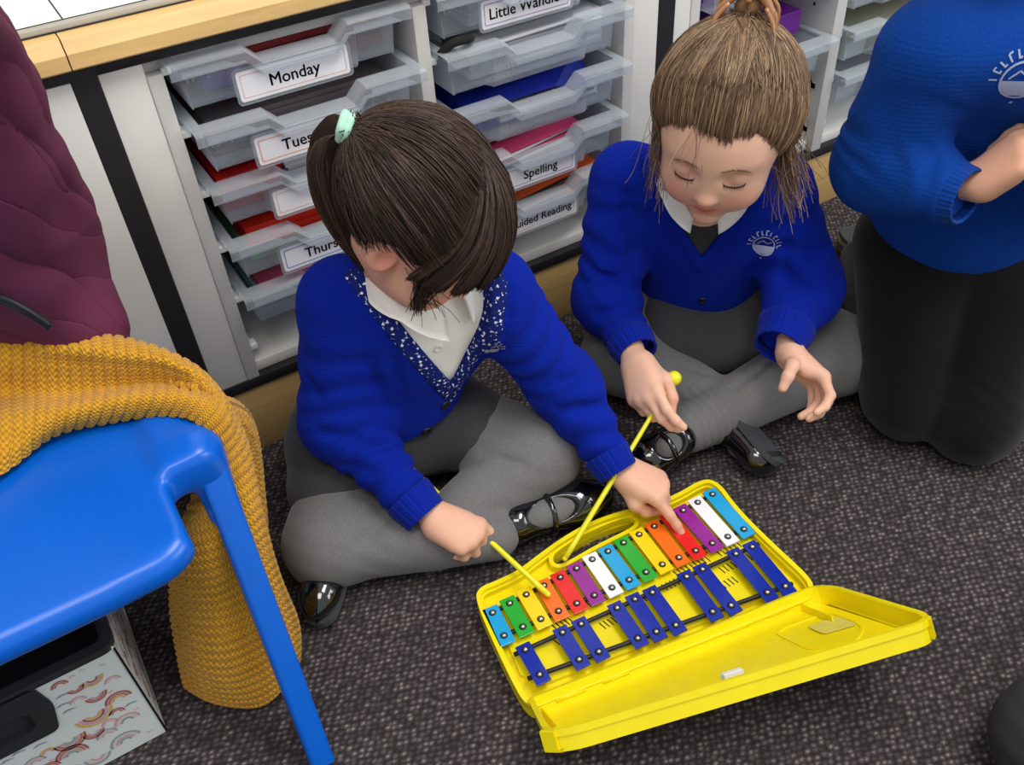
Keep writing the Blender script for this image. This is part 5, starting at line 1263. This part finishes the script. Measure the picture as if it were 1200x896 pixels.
# ---------------------------------------------------------------- kneeling child at the right
def kneeling_child(label, J, jump, trouser, headR, hair_rgb, hands=True, sx=1.0):
    e = empty('person', J['base'], label, 'person'); N_ = J['neck']; hp = J['hip']; c = (N_+hp)/2
    up = unit(N_-hp); r = unit(J['shL']-J['shR']); f = unit(np.cross(up, r)); f = -f if f @ (J['kA']-hp) < 0 else f; R = np.linalg.qr(np.stack([r, f, up], 1))[0]
    def tor(sd, o=0):
        sd.ell(c+up*.06, np.array((.125, .088, .135))+o, R, .04); sd.ell(hp+up*.07, np.array((.122, .100, .115))+o, R, .05); sd.cone(J['shR'], J['shL'], .052+o, .052+o, .05)
    hc = N_+up*.122+f*.022; body = SD(); head(body, hc, headR, 1.05); body.chain([hc-headR[:, 2]*.05, N_, c], [.038, .040, .06], .02); tor(body, -.014)
    body.chain([J['shR'], J['elR'], J['wR']], [.036, .032, .0195], .01); body.chain([J['shL'], J['elL'], J['wL']], [.036, .032, .0195], .01)
    body.chain([hp, J['kA'], J['fA']], [.07, .045, .03], .02); body.chain([hp, J['kB'], J['fB']], [.07, .045, .03], .02)
    if hands:
        cl = [(18, 14, 10), (16, 14, 10), (18, 16, 10), (20, 16, 10)]; th = [(.012, .014, -.006), (.030, .028, -.010), (.036, .046, -.010), (.036, .060, -.008)]
        mid = (J['wR']+J['wL'])/2+J['hd']*.05
        hand(body, J['wR'], J['hd'], -(J['wL']-J['wR']), -1, cl, th, 1.12); hand(body, J['wL'], J['hd'], (J['wL']-J['wR']), 1, cl, th, 1.12)
    V, F = body.mesh(.003); mk('body', V, F, SKIN, e, attrs={'tint': ('FLOAT_COLOR', skin_tint(V, hc, headR, 1.05, (224, 168, 140)))})
    arms = [([J['shR'], J['elR'], J['cR']], [.058, .054, .038]), ([J['shL'], J['elL'], J['cL']], [.058, .054, .038])]
    s_ = cardigan_sd(lambda q: tor(q, .004), arms, None, 19, .0045); b0 = s_.post; ad = SD()
    for a, b_ in arms: ad.chain(a, b_, 0)
    nk = lambda P: np.linalg.norm(P-(N_+up*.02+f*.01), axis=-1)-.052
    def post(P, d):
        d = b0(P, d); d = np.where(ad.ev(P) < .012, d, np.maximum(d, -((P-hp) @ up)+J.get('hem', -.01))); return np.maximum(d, -nk(P))
    s_.post = post; V, F = s_.mesh(.004); ju = mk('sweatshirt', V, F, jump, e); so_ = SD(); so_.p = s_.p; so_.post = b0
    for cc, ee in ((J['cR'], J['elR']), (J['cL'], J['elL'])): with_attr_cuff('cuff', cc-(cc-ee)*.15, cc+unit(cc-ee)*.016, (.039, .0345), RIB3, ju)
    ck = SD(); ck.p = [('c', N_-up*.03, N_+up*.012, .056, .045, 0, 'u')]; ck.post = lambda P, d: np.maximum(d, ((P-N_) @ up)-.02); V, F = ck.mesh(.004); sh_ = mk('polo_shirt', V, F, WHITECL, e)
    collar(N_+up*.004, up, f, .046, .070, .016, .012, .018, .3, sh_, WHITECL)
    lg = [([hp-r*.055, J['kA'], J['fA']], [.092, .066, .044]), ([hp+r*.055, J['kB'], J['fB']], [.092, .066, .044])]
    tr_ = legs_sd(lg, 41); tr_.ell(hp+up*.02, (.118, .098, .09), R, .04); tp = tr_.post; w_ = wob(61, 6, 20, 60)
    tr_.post = lambda P, d: np.maximum(tp(P, d)+w_(P)*.004, .004-P[..., 2]); lo, hi = bounds(lg, .12); lo[2] = -.01; V, F = tr_.mesh(.0045, lo, hi); mk('trousers', V, F, trouser, e)
    for ft in ('fA', 'fB'):
        k = J['k'+ft[1]]; d = unit((J[ft]-k)*[1, 1, 0]); shoe(J[ft]+d*.005+[0, 0, .016], J[ft]+d*.02+[0, 0, -.012]+d*.09, unit(d*.35+np.array([0, 0, -1.])), e, .033, strap=False)
    hr = empty('hair', hc, None, None); hr.parent = e; hr.location = hc-np.array(e.location)
    TB = [(0, 34), (50, 28), (70, 4), (95, -8), (130, -30), (180, -36)]; cap_mesh(hc, headR, 1.05, TB, .009, HAIR, hr, hair_rgb)
    rd = scalp(hc, headR, 1.05); n = 6000; az = RNG.uniform(-180, 180, n); el = RNG.uniform(-35, 80, n); ok = el > hairline(az, TB)+8; az, el = az[ok], el[ok]; n = len(az); t = np.linspace(0, 1, 8)[None]
    D = dirs(az[:, None]+0*t, el[:, None]-t*22); P = hc+(D*(rd(D)+.010+.003*t)[..., None]*1.05) @ headR.T; strand_obj('short_hair', P, np.full((n, 8), .00065), tint_set(n, [hair_rgb]), hr)
    return e, ju, so_
J3 = dict(base=(1.08, -.45, 0), hip=U(1122, 290, .25), neck=U(1176, -62, .68), shR=U(1092, 62, .585), shL=U(1262, 72, .575), elR=U(1028, 196, .43), elL=U(1330, 240, .42), cR=U(1120, 226, .44), cL=U(1262, 215, .45),
          wR=U(1142, 216, .445), wL=U(1240, 205, .455), kA=U(1072, 468, .062), kB=U(1142, 488, .062), fA=U(1012, 305, .045), fB=U(1090, 285, .045), hem=.0)
J3 = {k: (np.array(v) if not np.isscalar(v) else v) for k, v in J3.items()}; J3['kA'] = U(1068, 462, .07); J3['hd'] = unit(U(1200, 185, .48)-U(1160, 212, .445))
fz = unit((-.62, -.74, -.25)); rz = unit(np.cross(fz, [0, 0, 1])); HR3 = np.stack([rz, fz, np.cross(rz, fz)], 1)
e3, ju3, so3 = kneeling_child('child in blue sweatshirt and black trousers kneeling upright at the right, hands together', J3, BLUE3, BLACKCL, HR3, (84, 62, 46))
crest(so3, 1196, 95, unit((0, 0, 1)), .034, ju3)
# child whose dark trouser leg shows at the bottom right corner
f4 = unit((-.94, .34, 0)); r4 = unit(np.cross(f4, [0, 0, 1])); o4 = (U(1250, 868, .068)-f4*.25-r4*.085)*[1, 1, 0]; z4 = np.array([0, 0, 1.])
P4 = lambda f, r, z: o4+f4*f+r4*r+z4*z
J4 = dict(base=o4, hip=P4(-.08, 0, .16), neck=P4(-.16, 0, .50), shR=P4(-.16, .10, .45), shL=P4(-.16, -.10, .45), elR=P4(-.13, .15, .30), elL=P4(-.13, -.15, .30), cR=P4(-.01, .10, .22), cL=P4(-.01, -.10, .22), wR=P4(.005, .095, .215), wL=P4(.005, -.095, .215),
          kA=P4(.25, -.075, .068), kB=P4(.25, .085, .068), fA=P4(-.09, -.09, .045), fB=P4(-.09, .09, .045), hd=f4, hem=.0)
kneeling_child('child in dark trousers at the bottom right corner, only one leg in view', J4, BLUE3, plain('dark_trousers', (44, 43, 45), .9, .1, 60, .3, 500), np.stack([r4, f4, z4], 1), (60, 44, 34), False)
